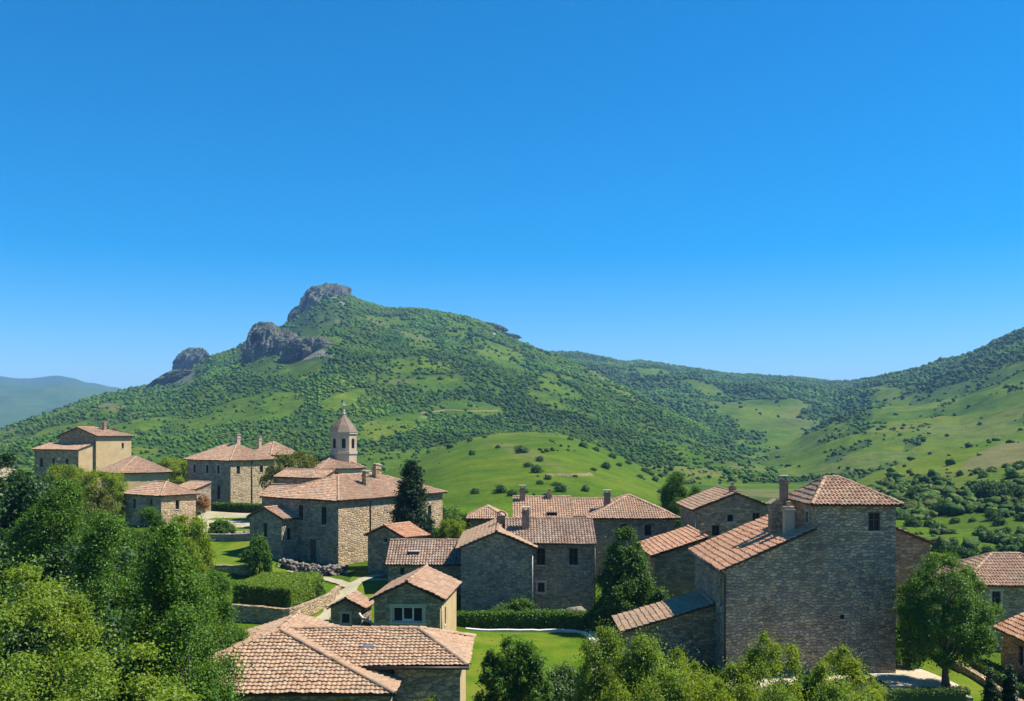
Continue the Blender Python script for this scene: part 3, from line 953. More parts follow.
        if st in ('stone', 'white', 'stonedark'):
            s = MB()
            t = 0.2 if st == 'white' else 0.16
            bx(s, u0 - t, u0 - 0.004, -0.03, 0.16, z0, z1)
            bx(s, u1 + 0.004, u1 + t, -0.03, 0.16, z0, z1)
            bx(s, u0 - t - 0.05, u1 + t + 0.05, -0.035, 0.16, z1 + 0.004, z1 + 0.2)
            bx(s, u0 - t - 0.05, u1 + t + 0.05, -0.07, 0.16, z0 - 0.14, z0 - 0.004)
            s.build('surround', M['dressed'], f)
        elif not door:
            s = MB()
            bx(s, u0 - 0.08, u1 + 0.08, -0.05, 0.2, z0 - 0.1, z0 - 0.004)
            s.build('sill', M['dressed'], f)
    # ---- tiled roof made of panels (eaveL, eaveR, topR, topL), seen from outside
    def roof(self, panels, mat, caps=(), p=0.24, c=0.38, amp=0.038, name='roof', seed=1):
        mb = MB()
        for q in panels:
            tile_panel(mb, [Vector(v) for v in q], p, c, amp, seed)
            seed += 1
        for a, b in caps:
            ridge_cap(mb, Vector(a), Vector(b), seed)
            seed += 1
        return mb.build(name, [mat, M['wood']], self.e)
    def hip(self, x0, x1, y0, y1, z, rise, mat, axis='x', run0=None, run1=None, oe=0.35, ridge=None, mid=None, **kw):
        """run0/run1: hip run at the low / high end of the ridge axis; 0 gives a gable end"""
        if axis == 'x':
            half = (y1 - y0) / 2
            ym = (y0 + y1) / 2 if mid is None else mid
            r0 = half if run0 is None else run0
            r1 = half if run1 is None else run1
            slope = rise / half
            ze = z - oe * slope + 0.1
            zr = z + rise + 0.1
            a0 = x0 - oe if r0 > 0 else x0 - 0.18
            a1 = x1 + oe if r1 > 0 else x1 + 0.18
            p0 = (x0 + r0 if r0 > 0 else a0, ym, zr)
            p1 = (x1 - r1 if r1 > 0 else a1, ym, zr)
            fl, fr, bl, br = (a0, y0 - oe, ze), (a1, y0 - oe, ze), (a0, y1 + oe, ze), (a1, y1 + oe, ze)
            pan = [(fl, fr, p1, p0), (br, bl, p0, p1)]
            caps = [(p0, p1)]
            if r0 > 0:
                pan.append((bl, fl, p0, p0)); caps += [(fl, p0), (bl, p0)]
            if r1 > 0:
                pan.append((fr, br, p1, p1)); caps += [(fr, p1), (br, p1)]
        else:
            half = (x1 - x0) / 2
            xm = (x0 + x1) / 2 if mid is None else mid
            r0 = half if run0 is None else run0
            r1 = half if run1 is None else run1
            slope = rise / half
            ze = z - oe * slope + 0.1
            zr = z + rise + 0.1
            a0 = y0 - oe if r0 > 0 else y0 - 0.18
            a1 = y1 + oe if r1 > 0 else y1 + 0.18
            p0 = (xm, y0 + r0 if r0 > 0 else a0, zr)
            p1 = (xm, y1 - r1 if r1 > 0 else a1, zr)
            fl, fr, bl, br = (x0 - oe, a0, ze), (x1 + oe, a0, ze), (x0 - oe, a1, ze), (x1 + oe, a1, ze)
            pan = [(bl, fl, p0, p1), (fr, br, p1, p0)]
            caps = [(p0, p1)]
            if r0 > 0:
                pan.append((fl, fr, p0, p0)); caps += [(fl, p0), (fr, p0)]
            if r1 > 0:
                pan.append((br, bl, p1, p1)); caps += [(bl, p1), (br, p1)]
        return self.roof(pan, mat, caps, **kw)
    def mono(self, x0, x1, y0, y1, z, rise, low, mat, oe=0.3, ov=0.15, **kw):
        if low == 'l':
            s = rise / (x1 - x0)
            q = ((x0 - oe, y1 + ov, z - oe * s + .1), (x0 - oe, y0 - ov, z - oe * s + .1), (x1, y0 - ov, z + rise + .1), (x1, y1 + ov, z + rise + .1))
        elif low == 'r':
            s = rise / (x1 - x0)
            q = ((x1 + oe, y0 - ov, z - oe * s + .1), (x1 + oe, y1 + ov, z - oe * s + .1), (x0, y1 + ov, z + rise + .1), (x0, y0 - ov, z + rise + .1))
        elif low == 'f':
            s = rise / (y1 - y0)
            q = ((x0 - ov, y0 - oe, z - oe * s + .1), (x1 + ov, y0 - oe, z - oe * s + .1), (x1 + ov, y1, z + rise + .1), (x0 - ov, y1, z + rise + .1))
        return self.roof([q], mat, [(q[3], q[2])], **kw)
    def chimney(self, x, y, z0, z1, w, d, mat, style='cap', label=None):
        c = MB()
        c.box(x - w / 2, x + w / 2, y - d / 2, y + d / 2, z0, z1)
        c.box(x - w / 2 - 0.06, x + w / 2 + 0.06, y - d / 2 - 0.06, y + d / 2 + 0.06, z1 - 0.28, z1 - 0.18)
        o = c.build('chimney', mat, self.e)
        if label: o['label'] = label
        k = MB()
        if style == 'cap':
            for sx in (-1, 1):
                k.box(x + sx * w * 0.36 - 0.06, x + sx * w * 0.36 + 0.06, y - d * 0.4, y + d * 0.4, z1 + 0.002, z1 + 0.2)
            k.box(x - w / 2 - 0.09, x + w / 2 + 0.09, y - d / 2 - 0.09, y + d / 2 + 0.09, z1 + 0.202, z1 + 0.28)
            k.build('chimney_cap', M['dressed'], o)
        elif style == 'gable':
            r = w / 2 + 0.1
            k.mesh([(x - r, y - d / 2 - .08, z1), (x, y - d / 2 - .08, z1 + r * .7), (x + r, y - d / 2 - .08, z1), (x - r, y + d / 2 + .08, z1), (x, y + d / 2 + .08, z1 + r * .7), (x + r, y + d / 2 + .08, z1)],
                   [(0, 2, 1), (3, 4, 5), (0, 1, 4, 3), (1, 2, 5, 4), (2, 0, 3, 5)])
            k.build('chimney_cap', M['tile'], o)
        elif style == 'round':
            n = 8
            for j in range(n):
                a0, a1 = math.pi * j / n, math.pi * (j + 1) / n
                r = w / 2 + 0.05
                k.mesh([(x - r * math.cos(a), y + s * d * 0.5, z1 + r * math.sin(a)) for s in (-1, 1) for a in (a0, a1)] +
                       [(x - (r - .12) * math.cos(a), y + s * d * 0.5, z1 + (r - .12) * math.sin(a)) for s in (-1, 1) for a in (a0, a1)],
                       [(0, 1, 3, 2), (4, 6, 7, 5), (0, 4, 5, 1), (2, 3, 7, 6)])
            k.build('chimney_cap', M['tile'], o)
        else:
            k.box(x - 0.12, x + 0.12, y - 0.12, y + 0.12, z1 + 0.002, z1 + 0.3)
            k.build('chimney_pot', M['tile'], o)
        return o
    def pipe(self, pts, r=0.055, mat='pipe', name='downpipe'):
        mb = MB()
        mb.tube(pts, [r] * len(pts), 8)
        return mb.build(name, M[mat], self.e, True)
    def gutter(self, a, b, r=0.075):
        mb = MB()
        mb.tube([a, b], [r, r], 8)
        return mb.build('gutter', M['pipe'], self.e, True)
    def boxpart(self, name, mat, *b, label=None):
        mb = MB()
        mb.box(*b)
        o = mb.build(name, M[mat], self.e)
        if label: o['label'] = label
        return o

def tile_panel(mb, q, p, c, amp, seed, step=0.052):
    eL, eR, tR, tL = q
    W = (eR - eL).length
    e = (eR - eL) / W
    s = (tL - eL) - e * (tL - eL).dot(e)
    if s.length < 1e-4:
        s = (tR - eL) - e * (tR - eL).dot(e)
    H = s.length
    s = s / H
    n = e.cross(s)
    uL, uR = (tL - eL).dot(e), (tR - eL).dot(e)
    rg = np.random.default_rng(seed * 7 + 1)
    cols = np.arange(math.floor(min(0, uL) / p) * 6, math.ceil(max(W, uR) / p) * 6 + 1) * (p / 6)
    nt = max(1, int(round(H / c)))
    cc = H / nt
    rows = []
    for k in range(nt):
        rows += [(k * cc, 0.0, k), ((k + 0.5) * cc, 0.5, k), ((k + 0.985) * cc, 0.985, k)]
    ntile = int((cols[-1] - cols[0]) / p) + 2
    tj = rg.uniform(-0.012, 0.012, (nt, ntile))
    tv = rg.uniform(-0.035, 0.035, (nt, ntile))
    sag = rg.uniform(-0.02, 0.02, 4)
    V, UV = [], []
    nc_ = len(cols)
    ti = np.clip(((cols - cols[0]) / p + 0.5).astype(int), 0, ntile - 1)
    for (v, fr, k) in rows:
        a, b = uL * v / H, W + (uR - W) * v / H
        u = np.clip(cols, a, b)
        h = amp * np.cos(2 * np.pi * u / p) + step * (1 - fr) + tj[k, ti]
        h += 0.03 * math.sin(3 * v / H + seed) * np.sin(u * 0.8 + seed)
        vv = v + (tv[k, ti] if (fr == 0.0) else 0.0)
        vv = np.clip(vv, -0.03 if k == 0 else 0, H)
        pts = np.array(eL)[None] + np.outer(u, np.array(e)) + np.outer(np.broadcast_to(vv, u.shape), np.array(s)) + np.outer(h, np.array(n))
        V.append(pts)
        UV.append(np.stack([u / p + 0.5, np.full(len(u), k + 0.05 + 0.9 * min(fr, 0.98))], -1))
    V, UV = np.concatenate(V), np.concatenate(UV)
    inn = np.sin(np.pi * np.clip(((V - np.array(eL)) @ np.array(s)) / H, 0, 1))
    V = V + np.outer(inn * 0.05 * fbm(V[:, 0] * 0.5 + seed, V[:, 1] * 0.5, V[:, 2] * 0.5, 2, seed), np.array(n))
    faces = []
    nrw = len(rows)
    for i in range(nrw - 1):
        v = rows[i][0]
        a, b = uL * v / H, W + (uR - W) * v / H
        v2 = rows[i + 1][0]
        a, b = min(a, uL * v2 / H), max(b, W + (uR - W) * v2 / H)
        for j in range(nc_ - 1):
            if cols[j + 1] <= a + 1e-6 or cols[j] >= b - 1e-6:
                continue
            faces.append((i * nc_ + j, i * nc_ + j + 1, (i + 1) * nc_ + j + 1, (i + 1) * nc_ + j))
    mb.mesh([tuple(x) for x in V], faces, [tuple(x) for x in UV], 0)
    # boarding under the tiles
    pts = [eL, eR, tR, tL] if (tR - tL).length > 1e-3 else [eL, eR, tR]
    o1, o2 = n * -0.03, n * -0.13
    k = len(pts)
    vs = [x + o1 for x in pts] + [x + o2 for x in pts]
    fs = [tuple(range(k)), tuple(range(2 * k - 1, k - 1, -1))] + [(i, k + i, k + (i + 1) % k, (i + 1) % k) for i in range(k)]
    mb.mesh(vs, fs, None, 1)

def ridge_cap(mb, a, b, seed):
    L = (b - a).length
    n = max(1, int(L / 0.42))
    d = (b - a) / n
    rg = random.Random(seed)
    pts, rad = [], []
    for i in range(n):
        j = Vector((0, 0, rg.uniform(-.01, .02) + 0.02))
        pts += [a + d * i + j, a + d * (i + 0.97) + j]
        rad += [0.118, 0.095]
    t = d.normalized()
    sd = t.cross(Vector((0, 0, 1))).normalized()
    up = sd.cross(t)
    vs, uv, fs = [], [], []
    K = 6
    for i, (p, r) in enumerate(zip(pts, rad)):
        for k in range(K + 1):
            an = math.pi * k / K
            vs.append(p + sd * math.cos(an) * r * 1.15 + up * (math.sin(an) * r - 0.02))
            uv.append((seed * 3.0 + 0.5, (i // 2) + 0.5))
    for i in range(len(pts) - 1):
        for k in range(K):
            fs.append((i * (K + 1) + k, i * (K + 1) + k + 1, (i + 1) * (K + 1) + k + 1, (i + 1) * (K + 1) + k))
    mb.mesh(vs, fs, uv, 0)

# ---- tall tower house
X0, Y0, Z0 = 12.78, 60.0, 5.3
h = House('tower_house', 'tall grey rubble stone house with a square tower, orange lean-to roof and three chimneys', (X0, Y0, Z0))
h.block(0, 5.46, 0, 10, -1.0, 6.35, M['stone_grey'], 'mono', 2.38, 'l', 'fbl', {'l': [(8.7, 9.05, 3.9, 5.6)]})
h.block(5.46, 10.25, 0, 5.6, -1.0, 10.3, M['stone_grey'], None, 0, None, 'fblr', {'f': [(3.15, 3.85, 8.65, 9.75), (1.45, 1.72, 3.35, 3.62)], 'l': [(3.5, 4.05, 9.0, 9.65, 'stone')]},
        mats={'list': [M['stone_grey'], M['stone_sunlit']], 'l': 1})  # tower's left face coloured as if the sun warmed it
h.block(8.2, 14.9, 6.2, 12, -1.5, 7.2, M['stone_brown'], 'mono', 2.8, 'r')
ex = MB()
ex.face([(5.46, 5.6, -1), (5.46, 10, -1), (5.46, 10, 8.7), (5.46, 5.6, 8.7)], [(0, 0), (4.4, 0), (4.4, 9.7), (0, 9.7)])
ex.build('wall', M['stone_grey'], h.e)
h.mono(0, 5.44, 0, 10, 6.35, 2.38, 'l', M['tile_red'], oe=0.35, p=0.34, c=0.42, amp=0.06, seed=11)
zr = 11.75
pe = [(5.1, -.35, 10.25), (10.62, -.35, 10.25), (10.62, 5.95, 10.25), (5.1, 5.95, 10.25)]
r0, r1 = (6.9, 2.8, zr), (7.75, 2.8, zr)
h.roof([(pe[0], pe[1], r1, r0), (pe[2], pe[3], r0, r1), (pe[3], pe[0], r0, r0), (pe[1], pe[2], r1, r1)], M['tile'], [(r0, r1), (pe[0], r0), (pe[1], r1), (pe[2], r1), (pe[3], r0)], seed=21)
h.mono(8.2, 14.9, 6.2, 12, 7.2, 2.8, 'r', M['tile'], oe=0.3, seed=31)
h.chimney(4.78, 4.6, 7.6, 11.5, 0.46, 0.46, M['brick'], 'cap', 'tall brick chimney')
h.chimney(3.92, 3.5, 7.3, 10.05, 0.66, 0.9, M['stone_brown'], 'gable', 'short stone chimney under a small gabled cap')
h.chimney(4.42, 2.2, 7.6, 9.95, 0.6, 0.6, M['plaster_pale'], 'pot', 'squat pale plastered chimney')
h.pipe([(-0.25, -0.3, 6.3), (-0.02, -0.09, 6.0), (-0.02, -0.09, 5.6), (-0.02, -0.09, -0.5)], 0.06)
h.gutter((-0.42, -0.15, 6.22), (-0.42, 10.1, 6.22))

# ---- shed leaning on the tower house
h = House('lean_to_shed', 'low stone shed with a pink tiled roof sloping up against the tall tower house', (7.2, 63, 5.2), 0, 'shed')
h.block(0, 5.56, 0, 4.6, -0.8, 2.15, M['stone_brown'], 'mono', 1.65, 'l')
h.mono(0, 5.5, 0, 4.6, 2.15, 1.65, 'l', M['tile_pale'], oe=0.4, ov=0.25, seed=41)

# ---- gabled house behind the tower house
h = House('gabled_house', 'brown stone house with one gable and small windows rising behind the orange lean-to roof', (15.7, 85, 6.0))
h.block(0, 6.7, 0, 8, -1, 7.25, M['stone_brown'], 'gy', 1.35, None, 'fblr', {'f': [(1.3, 1.95, 5.0, 5.9), (2.6, 3.1, 6.2, 6.8), (4.75, 5.35, 6.25, 6.95)]})
h.hip(0, 6.7, 0, 8, 7.25, 1.35, M['tile'], 'y', 0, 0, oe=0.4, seed=51)
h.chimney(3.3, 1.2, 8.2, 9.2, 0.5, 0.5, M['stone_brown'], 'pot')
h.pipe([(-0.06, 0.15, 7.0), (-0.06, 0.15, 0)], 0.05, 'pipe_pale')

# ---- lower wing with mono roof
h = House('lean_to_house', 'brown stone outbuilding with a pale tiled roof slanting beside the dark round tree', (10.9, 76.2, 5.4), 0, 'house')
h.block(0, 4.0, 0, 8.3, -1, 5.0, M['stone_brown'], 'mono', 1.35, 'l')
h.mono(0, 4.0, 0, 8.3, 5.0, 1.35, 'l', M['tile_red'], oe=0.35, ov=0.2, p=0.3, seed=61)
h.chimney(3.9, 1.5, 6.0, 7.0, 0.3, 0.3, M['stone'], 'pot')

# ---- hipped house behind the pointed tree
h = House('hipped_house', 'grey stone house with a hipped roof and two dark upper windows behind the pointed tree', (7.6, 95, 6.0))
h.block(0, 7.9, 0, 9, -1, 5.75, M['stone_fine'], None, 0, None, 'fblr', {'f': [(2.7, 3.4, 3.9, 5.05), (5.0, 5.65, 3.95, 5.0)]})
h.block(-2.1, -0.02, 2.5, 8.5, -1, 5.7, M['stone_fine'], 'gx', 1.3, None, 'fbl')
h.hip(0, 7.9, 0, 9, 5.75, 1.75, M['tile'], 'y', 4.2, 4.2, oe=0.45, seed=71)
h.hip(-2.1, 2.2, 2.5, 8.5, 5.7, 1.35, M['tile'], 'x', 0, 0, oe=0.35, seed=75)
h.chimney(1.75, 3.2, 6.2, 7.85, 0.62, 0.55, M['brick'], 'cap')

# ---- big farmhouse in the middle
h = House('farmhouse', 'large grey stone farmhouse with a blank gable wall and low wing above the long hedge', (-3.98, 78, 5.0))
h.block(0, 5.56, 0, 12, -1, 5.85, M['stone_fine'], 'gy', 1.15)
h.block(5.58, 10.5, 1.6, 9, -1, 6.05, M['stone_fine'], 'gx', 1.5, None, 'fbr', {'f': [(0.35, 1.05, 4.25, 5.6), (2.95, 3.65, 4.25, 5.6), (0.45, 1.0, 2.1, 2.85, 'stone')]})
h.block(-6.3, -0.02, 5, 11, -1, 3.95, M['stone_fine'], 'gx', 1.5, None, 'fbl', {'f': [(1.0, 1.35, 3.0, 3.6)]})
h.hip(0, 5.56, 0, 12, 5.85, 1.15, M['tile_pale'], 'y', 0, 0, oe=0.4, seed=81)
h.hip(3.6, 10.5, 1.6, 9, 6.05, 1.5, M['tile_grey'], 'x', 0, 0, oe=0.35, seed=85)
h.hip(-6.3, 0.0, 5, 11, 3.95, 1.5, M['tile_grey'], 'x', 0, 0, oe=0.35, seed=87)
h.chimney(5.1, 3.6, 6.3, 8.45, 0.6, 0.6, M['brick'], 'cap', 'tall brick chimney')
h.chimney(3.1, 6.5, 6.4, 7.75, 0.78, 0.7, M['brick'], 'round', 'chimney with a rounded tiled top')
h.pipe([(5.57, -0.08, 5.3), (5.57, -0.08, 0.0)], 0.05, 'pipe_pale')
h.pipe([(10.56, 1.5, 5.6), (10.56, 1.5, 0.0)], 0.06)
h.gutter((5.75, 1.15, 5.98), (10.65, 1.15, 5.98))
sk = MB()
sk.box(-4.75, -3.75, 5.9, 6.9, 4.75, 4.83)
o = sk.build('skylight', M['lead'], h.e)

# ---- house with plain roof behind the farmhouse
h = House('back_house', 'stone house showing only its broad pink roof behind the farmhouse chimneys', (0.25, 91, 6.0))
h.block(0, 5.2, 0, 9, -1, 5.6, M['stone'], 'gx', 1.95)
h.hip(0, 5.2, 0, 9, 5.6, 1.95, M['tile'], 'x', 0, 0, oe=0.35, seed=91)
h.chimney(0.75, 3.8, 6.9, 8.5, 0.5, 0.5, M['brick'], 'cap')
h.chimney(3.3, 4.2, 7.2, 8.1, 0.45, 0.45, M['stone'], 'pot')
h.boxpart('skylight', 'glass', 3.0, 3.9, 0.9, 1.5, 6.0, 6.42)

h = House('cottage', 'tiny distant cottage with a hipped pink roof half hidden by garden shrubs', (-4.4, 105, 6.9))
h.block(0, 3.5, 0, 4.5, -1, 3.95, M['stone'], None, 0, None, 'fblr', {'f': [(1.3, 2.0, 1.8, 2.9)]})
h.hip(0, 3.5, 0, 4.5, 3.95, 0.95, M['tile'], 'y', 1.6, 1.6, oe=0.4, seed=95)

# ---- small gabled cottage with the white window
h = House('cottage', 'small brown stone cottage with a gable and a wide pale framed window', (-9.1, 66, 5.4), -5)
h.block(0, 4.4, 0, 7.5, -1, 3.5, M['stone_brown'], 'gy', 1.05, None, 'fblr', {'f': [(1.25, 3.25, 1.95, 2.95, 'white')], 'r': [(2.0, 2.5, 1.4, 2.6)]},
        mats={'list': [M['stone_brown'], M['plaster']], 'r': 1})
h.hip(0, 4.4, 0, 7.5, 3.5, 1.05, M['tile'], 'y', 0, 0, oe=0.35, seed=101)
h.pipe([(4.46, 0.3, 3.3), (4.46, 0.3, 0)], 0.05, 'pipe_pale')

# ---- tiny hut
h = House('garden_hut', 'tiny square stone hut with a pink gabled roof and one small window', (-13.05, 72, 5.5), -8, 'hut')
h.block(0, 2.3, 0, 2.5, -0.8, 1.75, M['stone_brown'], 'gy', 0.6, None, 'fblr', {'f': [(0.85, 1.4, 0.65, 1.3, 'stone')]})
h.hip(0, 2.3, 0, 2.5, 1.75, 0.6, M['tile'], 'y', 0, 0, oe=0.3, seed=111)

# ---- foreground house
h = House('long_house', 'near tan stone house seen from above with a hipped front roof and long tiled wing', (-15.3, 40.4, 5.0))
h.block(0, 10.3, 0, 7.4, -1, 4.55, M['stone'], None, 0, None, 'fblr', {'f': [(7.2, 8.4, 2.0, 3.6, 'stone')]})
h.block(10.32, 13.1, 2.0, 7.2, -1, 5.13, M['stone'], None, 0, None, 'fbr', {'f': [(0.9, 1.6, 1.5, 2.6)]}, mats={'list': [M['stone'], M['plaster']], 'r': 1})
XM = 5.05
ze, zr = 4.45, 6.2
fl, fr, bl, br = (-.35, -.4, ze), (10.65, -.4, ze), (-.35, 7.6, ze), (10.65, 7.6, ze)
p0, p1 = (XM, 3.7, zr), (XM, 7.6, zr)
h.roof([(fl, fr, p0, p0), (bl, fl, p0, p1), (fr, br, p1, p0)], M['tile_pale'], [(p0, p1), (fl, p0), (fr, p0)], p=0.2, c=0.25, amp=0.015, seed=121)
gb = MB()
gb.face([(10.3, 7.4, 4.4), (0, 7.4, 4.4), (XM, 7.4, 6.1)])
gb.build('wall', M['stone'], h.e)
h.hip(5.3, 13.1, 2.0, 7.2, 5.13, 0.85, M['tile_pale'], 'x', 0, 2.0, oe=0.4, p=0.2, c=0.25, amp=0.015, seed=131)
h.gutter((9.2, 1.52, 5.02), (13.5, 1.52, 5.02))
sk = MB()
sk.box(8.75, 9.35, 2.9, 3.5, 5.3, 5.66)
o = sk.build('skylight', M['lead'], h.e)
sk = MB()
sk.box(8.81, 9.29, 2.96, 3.44, 5.662, 5.675)
sk.build('pane', M['skyglass'], o)

# ---- stone house by the garden (left middle)
h = House('manor_house', 'big two storey stone house with sunlit end wall behind the rubble heap and conifer', (-16.5, 95, 6.9), -35)
h.block(-10.3, 0, 0, 15.7, -1, 6.45, M['stone'], None, 0, None, 'fblr',
        {'f': [(4.85, 5.5, 4.3, 5.75), (8.0, 8.7, 4.0, 5.7), (6.5, 7.3, 0.2, 2.5, 'door'), (3.6, 4.3, 0.9, 2.3)], 'r': [(8.5, 9.1, 3.8, 5.2), (13.2, 13.8, 3.9, 5.1)]},
        mats={'list': [M['stone_grey'], M['stone_sunlit']], 'r': 1})  # end wall takes the sun-tinted stone, the rest stays grey
h.block(-10.0, -5.4, -2.2, -0.02, -1, 4.55, M['stone_grey'], 'gy', 0.9, None, 'flr', {'f': [(2.0, 2.55, 2.6, 4.0)], 'r': [(0.7, 1.2, 2.4, 3.6)]})
h.hip(-10.3, 0, 0, 15.7, 6.45, 1.95, M['tile'], 'y', None, None, oe=0.4, seed=141)
h.hip(-10.0, -5.4, -2.2, 0.3, 4.55, 0.9, M['tile'], 'y', 0, 0, oe=0.35, seed=145)
for (x, y, z1) in ((-4.0, 9.5, 9.3), (-2.6, 6.5, 8.7), (-1.8, 12.5, 9.0), (-6.0, 12.0, 9.1)):
    h.chimney(x, y, 7.0, z1, 0.55, 0.5, M['stone'], 'cap')
h.pipe([(-0.1, 4.4, 6.2), (0.06, 4.4, 6.0), (0.06, 4.4, 0)], 0.05)

h = House('garden_shed', 'little tan stone shed with a lit gabled roof beside the conifer', (-9.6, 88, 6.7), -35, 'shed')
h.block(-4.2, 0, 0, 3.2, -1, 3.85, M['stone_brown'], 'gy', 0.85, None, 'fblr', {'f': [(2.0, 2.35, 3.3, 3.65)]}, mats={'list': [M['stone_brown'], M['stone_sunlit']], 'r': 1})
h.hip(-4.2, 0, 0, 3.2, 3.85, 0.85, M['tile_red'], 'y', 0, 0, oe=0.35, p=0.3, seed=151)

# ---- church
h = House('church', 'pale stone church with an eight sided bell tower, domed cap and cross', (-23.6, 124, 9.2), -55, 'church')
h.block(-5.4, 0, 0, 5.6, -1, 6.1, M['plaster_pale'], None, 0, None, 'fblr', {'r': [(2.4, 2.9, 3.0, 4.4)]})
h.hip(-5.4, 0, 0, 5.6, 6.1, 1.4, M['tile'], 'y', None, None, oe=0.4, seed=161)
ci, si = math.cos(R(55)), math.sin(R(55))
wx_, wy_ = -21.65 + 23.6, 128.6 - 124          # offset in world axes
lx, ly = wx_ * ci - wy_ * si, wx_ * si + wy_ * ci
def octa(r, a0=22.5 + 20):
    return [(lx + r * math.cos(R(a0 + 45 * k)), ly + r * math.sin(R(a0 + 45 * k))) for k in range(8)]
def octa_wall(mb, r, z0, z1):
    o = octa(r)
    e = (Vector(o[1]) - Vector(o[0])).length
    for k in range(8):
        a, b = o[k], o[(k + 1) % 8]
        mb.face([(*a, z0), (*b, z0), (*b, z1), (*a, z1)], [(k * e, z0), (k * e + e, z0), (k * e + e, z1), (k * e, z1)])
tw_ = MB()
octa_wall(tw_, 1.78, 4.5, 10.5)
tower = tw_.build('bell_tower', M['plaster_pale'], h.e)
bt = MB()
for z0, z1, r in ((7.75, 8.0, 1.9), (10.3, 10.52, 1.93)):
    bt.prism(octa(r), z0, z1)
bt.build('string_course', M['dressed'], tower)
dm = MB()
Z = 10.53
prf = [(1.98, 0.0), (1.9, 0.12), (1.5, 0.72), (1.02, 1.3), (0.52, 1.85), (0.22, 2.3)]
for (ra, za), (rb, zb_) in zip(prf[:-1], prf[1:]):
    oa, ob = octa(ra), octa(rb)
    for k in range(8):
        k2 = (k + 1) % 8
        dm.face([(*oa[k], Z + za), (*oa[k2], Z + za), (*ob[k2], Z + zb_), (*ob[k], Z + zb_)], [(k * 5, za * 3), (k * 5 + 4, za * 3), (k * 5 + 3, zb_ * 3), (k * 5 + 1, zb_ * 3)])
dm.face([(*x, Z) for x in reversed(octa(1.98))])
dm.face([(*x, Z + 2.3) for x in octa(0.22)])
dm.build('dome', M['dome'], tower)
fn = MB()
fn.tube([(lx, ly, Z + 2.25), (lx, ly, Z + 2.4), (lx, ly, Z + 2.55), (lx, ly, Z + 2.75), (lx, ly, Z + 2.9)], [0.2, 0.28, 0.16, 0.2, 0.07], 10)
fn.box(lx - 0.08, lx + 0.08, ly - 0.08, ly + 0.08, Z + 2.85, Z + 3.95)
fn.box(lx - 0.30, lx + 0.30, ly + 0.3, ly - 0.3, Z + 3.4, Z + 3.54)
fn.build('cross', M['dressed'], tower)
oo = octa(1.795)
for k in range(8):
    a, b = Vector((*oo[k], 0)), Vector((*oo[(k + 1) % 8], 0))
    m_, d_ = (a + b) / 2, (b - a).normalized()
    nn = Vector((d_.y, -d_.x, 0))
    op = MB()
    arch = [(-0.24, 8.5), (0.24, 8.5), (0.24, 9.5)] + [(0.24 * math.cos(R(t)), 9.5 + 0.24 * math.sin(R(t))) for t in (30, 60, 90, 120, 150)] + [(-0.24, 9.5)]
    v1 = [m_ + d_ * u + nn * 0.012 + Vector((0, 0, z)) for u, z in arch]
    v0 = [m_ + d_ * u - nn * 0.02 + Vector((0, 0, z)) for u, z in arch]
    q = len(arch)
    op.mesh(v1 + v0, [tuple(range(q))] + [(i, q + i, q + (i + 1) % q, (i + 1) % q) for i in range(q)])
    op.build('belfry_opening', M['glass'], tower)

# ---- the other houses of the left hand slope
h = House('village_house', 'low pale house under a flat pink roof just before the church', (-21.3, 114, 8.7), -20)
h.block(-6.4, 0, 0, 4, -1, 5.9, M['stone'], 'gx', 0.7, None, 'fblr', {'f': [(1.2, 1.8, 4.0, 5.2), (4.2, 4.8, 4.0, 5.2)]})
h.hip(-6.4, 0, 0, 4, 5.9, 0.7, M['tile'], 'x', 0, 0, oe=0.4, seed=171)
h = House('village_house', 'small house with a low pink roof tucked against the back of the big manor', (-22.7, 107, 8.2), -35)
h.block(-6, 0, 0, 3, -1, 4.7, M['stone'], 'gx', 0.95, None, 'fblr', {'f': [(1.0, 1.6, 2.6, 3.7)]})
h.hip(-6, 0, 0, 3, 4.7, 0.95, M['tile'], 'x', 0, 0, oe=0.35, seed=175)

h = House('village_house', 'square two storey stone house with a hipped roof above the pale terrace and hedge', (-39.4, 140, 9.2), -38)
h.block(-10.3, 0, 0, 7.7, -1, 6.65, M['stone'], None, 0, None, 'fblr',
        {'f': [(1.5, 2.1, 4.6, 5.8, 'stone'), (4.6, 5.2, 4.6, 5.8, 'stone'), (7.2, 7.8, 4.6, 5.8, 'stone'), (7.2, 7.9, 1.0, 2.9)], 'r': [(1.0, 1.6, 4.6, 5.7), (5.0, 5.6, 4.7, 5.7)]},
        mats={'list': [M['stone_grey'], M['stone_sunlit']], 'r': 1})
h.hip(-10.3, 0, 0, 7.7, 6.65, 1.95, M['tile'], 'x', None, None, oe=0.45, seed=181)
h.chimney(-4.3, 4.4, 7.8, 9.9, 0.55, 0.55, M['plaster_pale'], 'cap')
h.pipe([(0.07, 3.6, 6.4), (0.07, 3.6, 0)], 0.06)
h = House('village_house', 'stone house whose pink roof shows behind the square two storey house', (-36.4, 151, 9.8), -38)
h.block(-5.5, 0, 0, 5, -1, 6.6, M['stone'], None, 0)
h.hip(-5.5, 0, 0, 5, 6.6, 1.7, M['tile'], 'x', None, None, oe=0.4, seed=185)
h.chimney(-4.3, 1.2, 7.0, 8.9, 0.5, 0.5, M['plaster_pale'], 'cap')

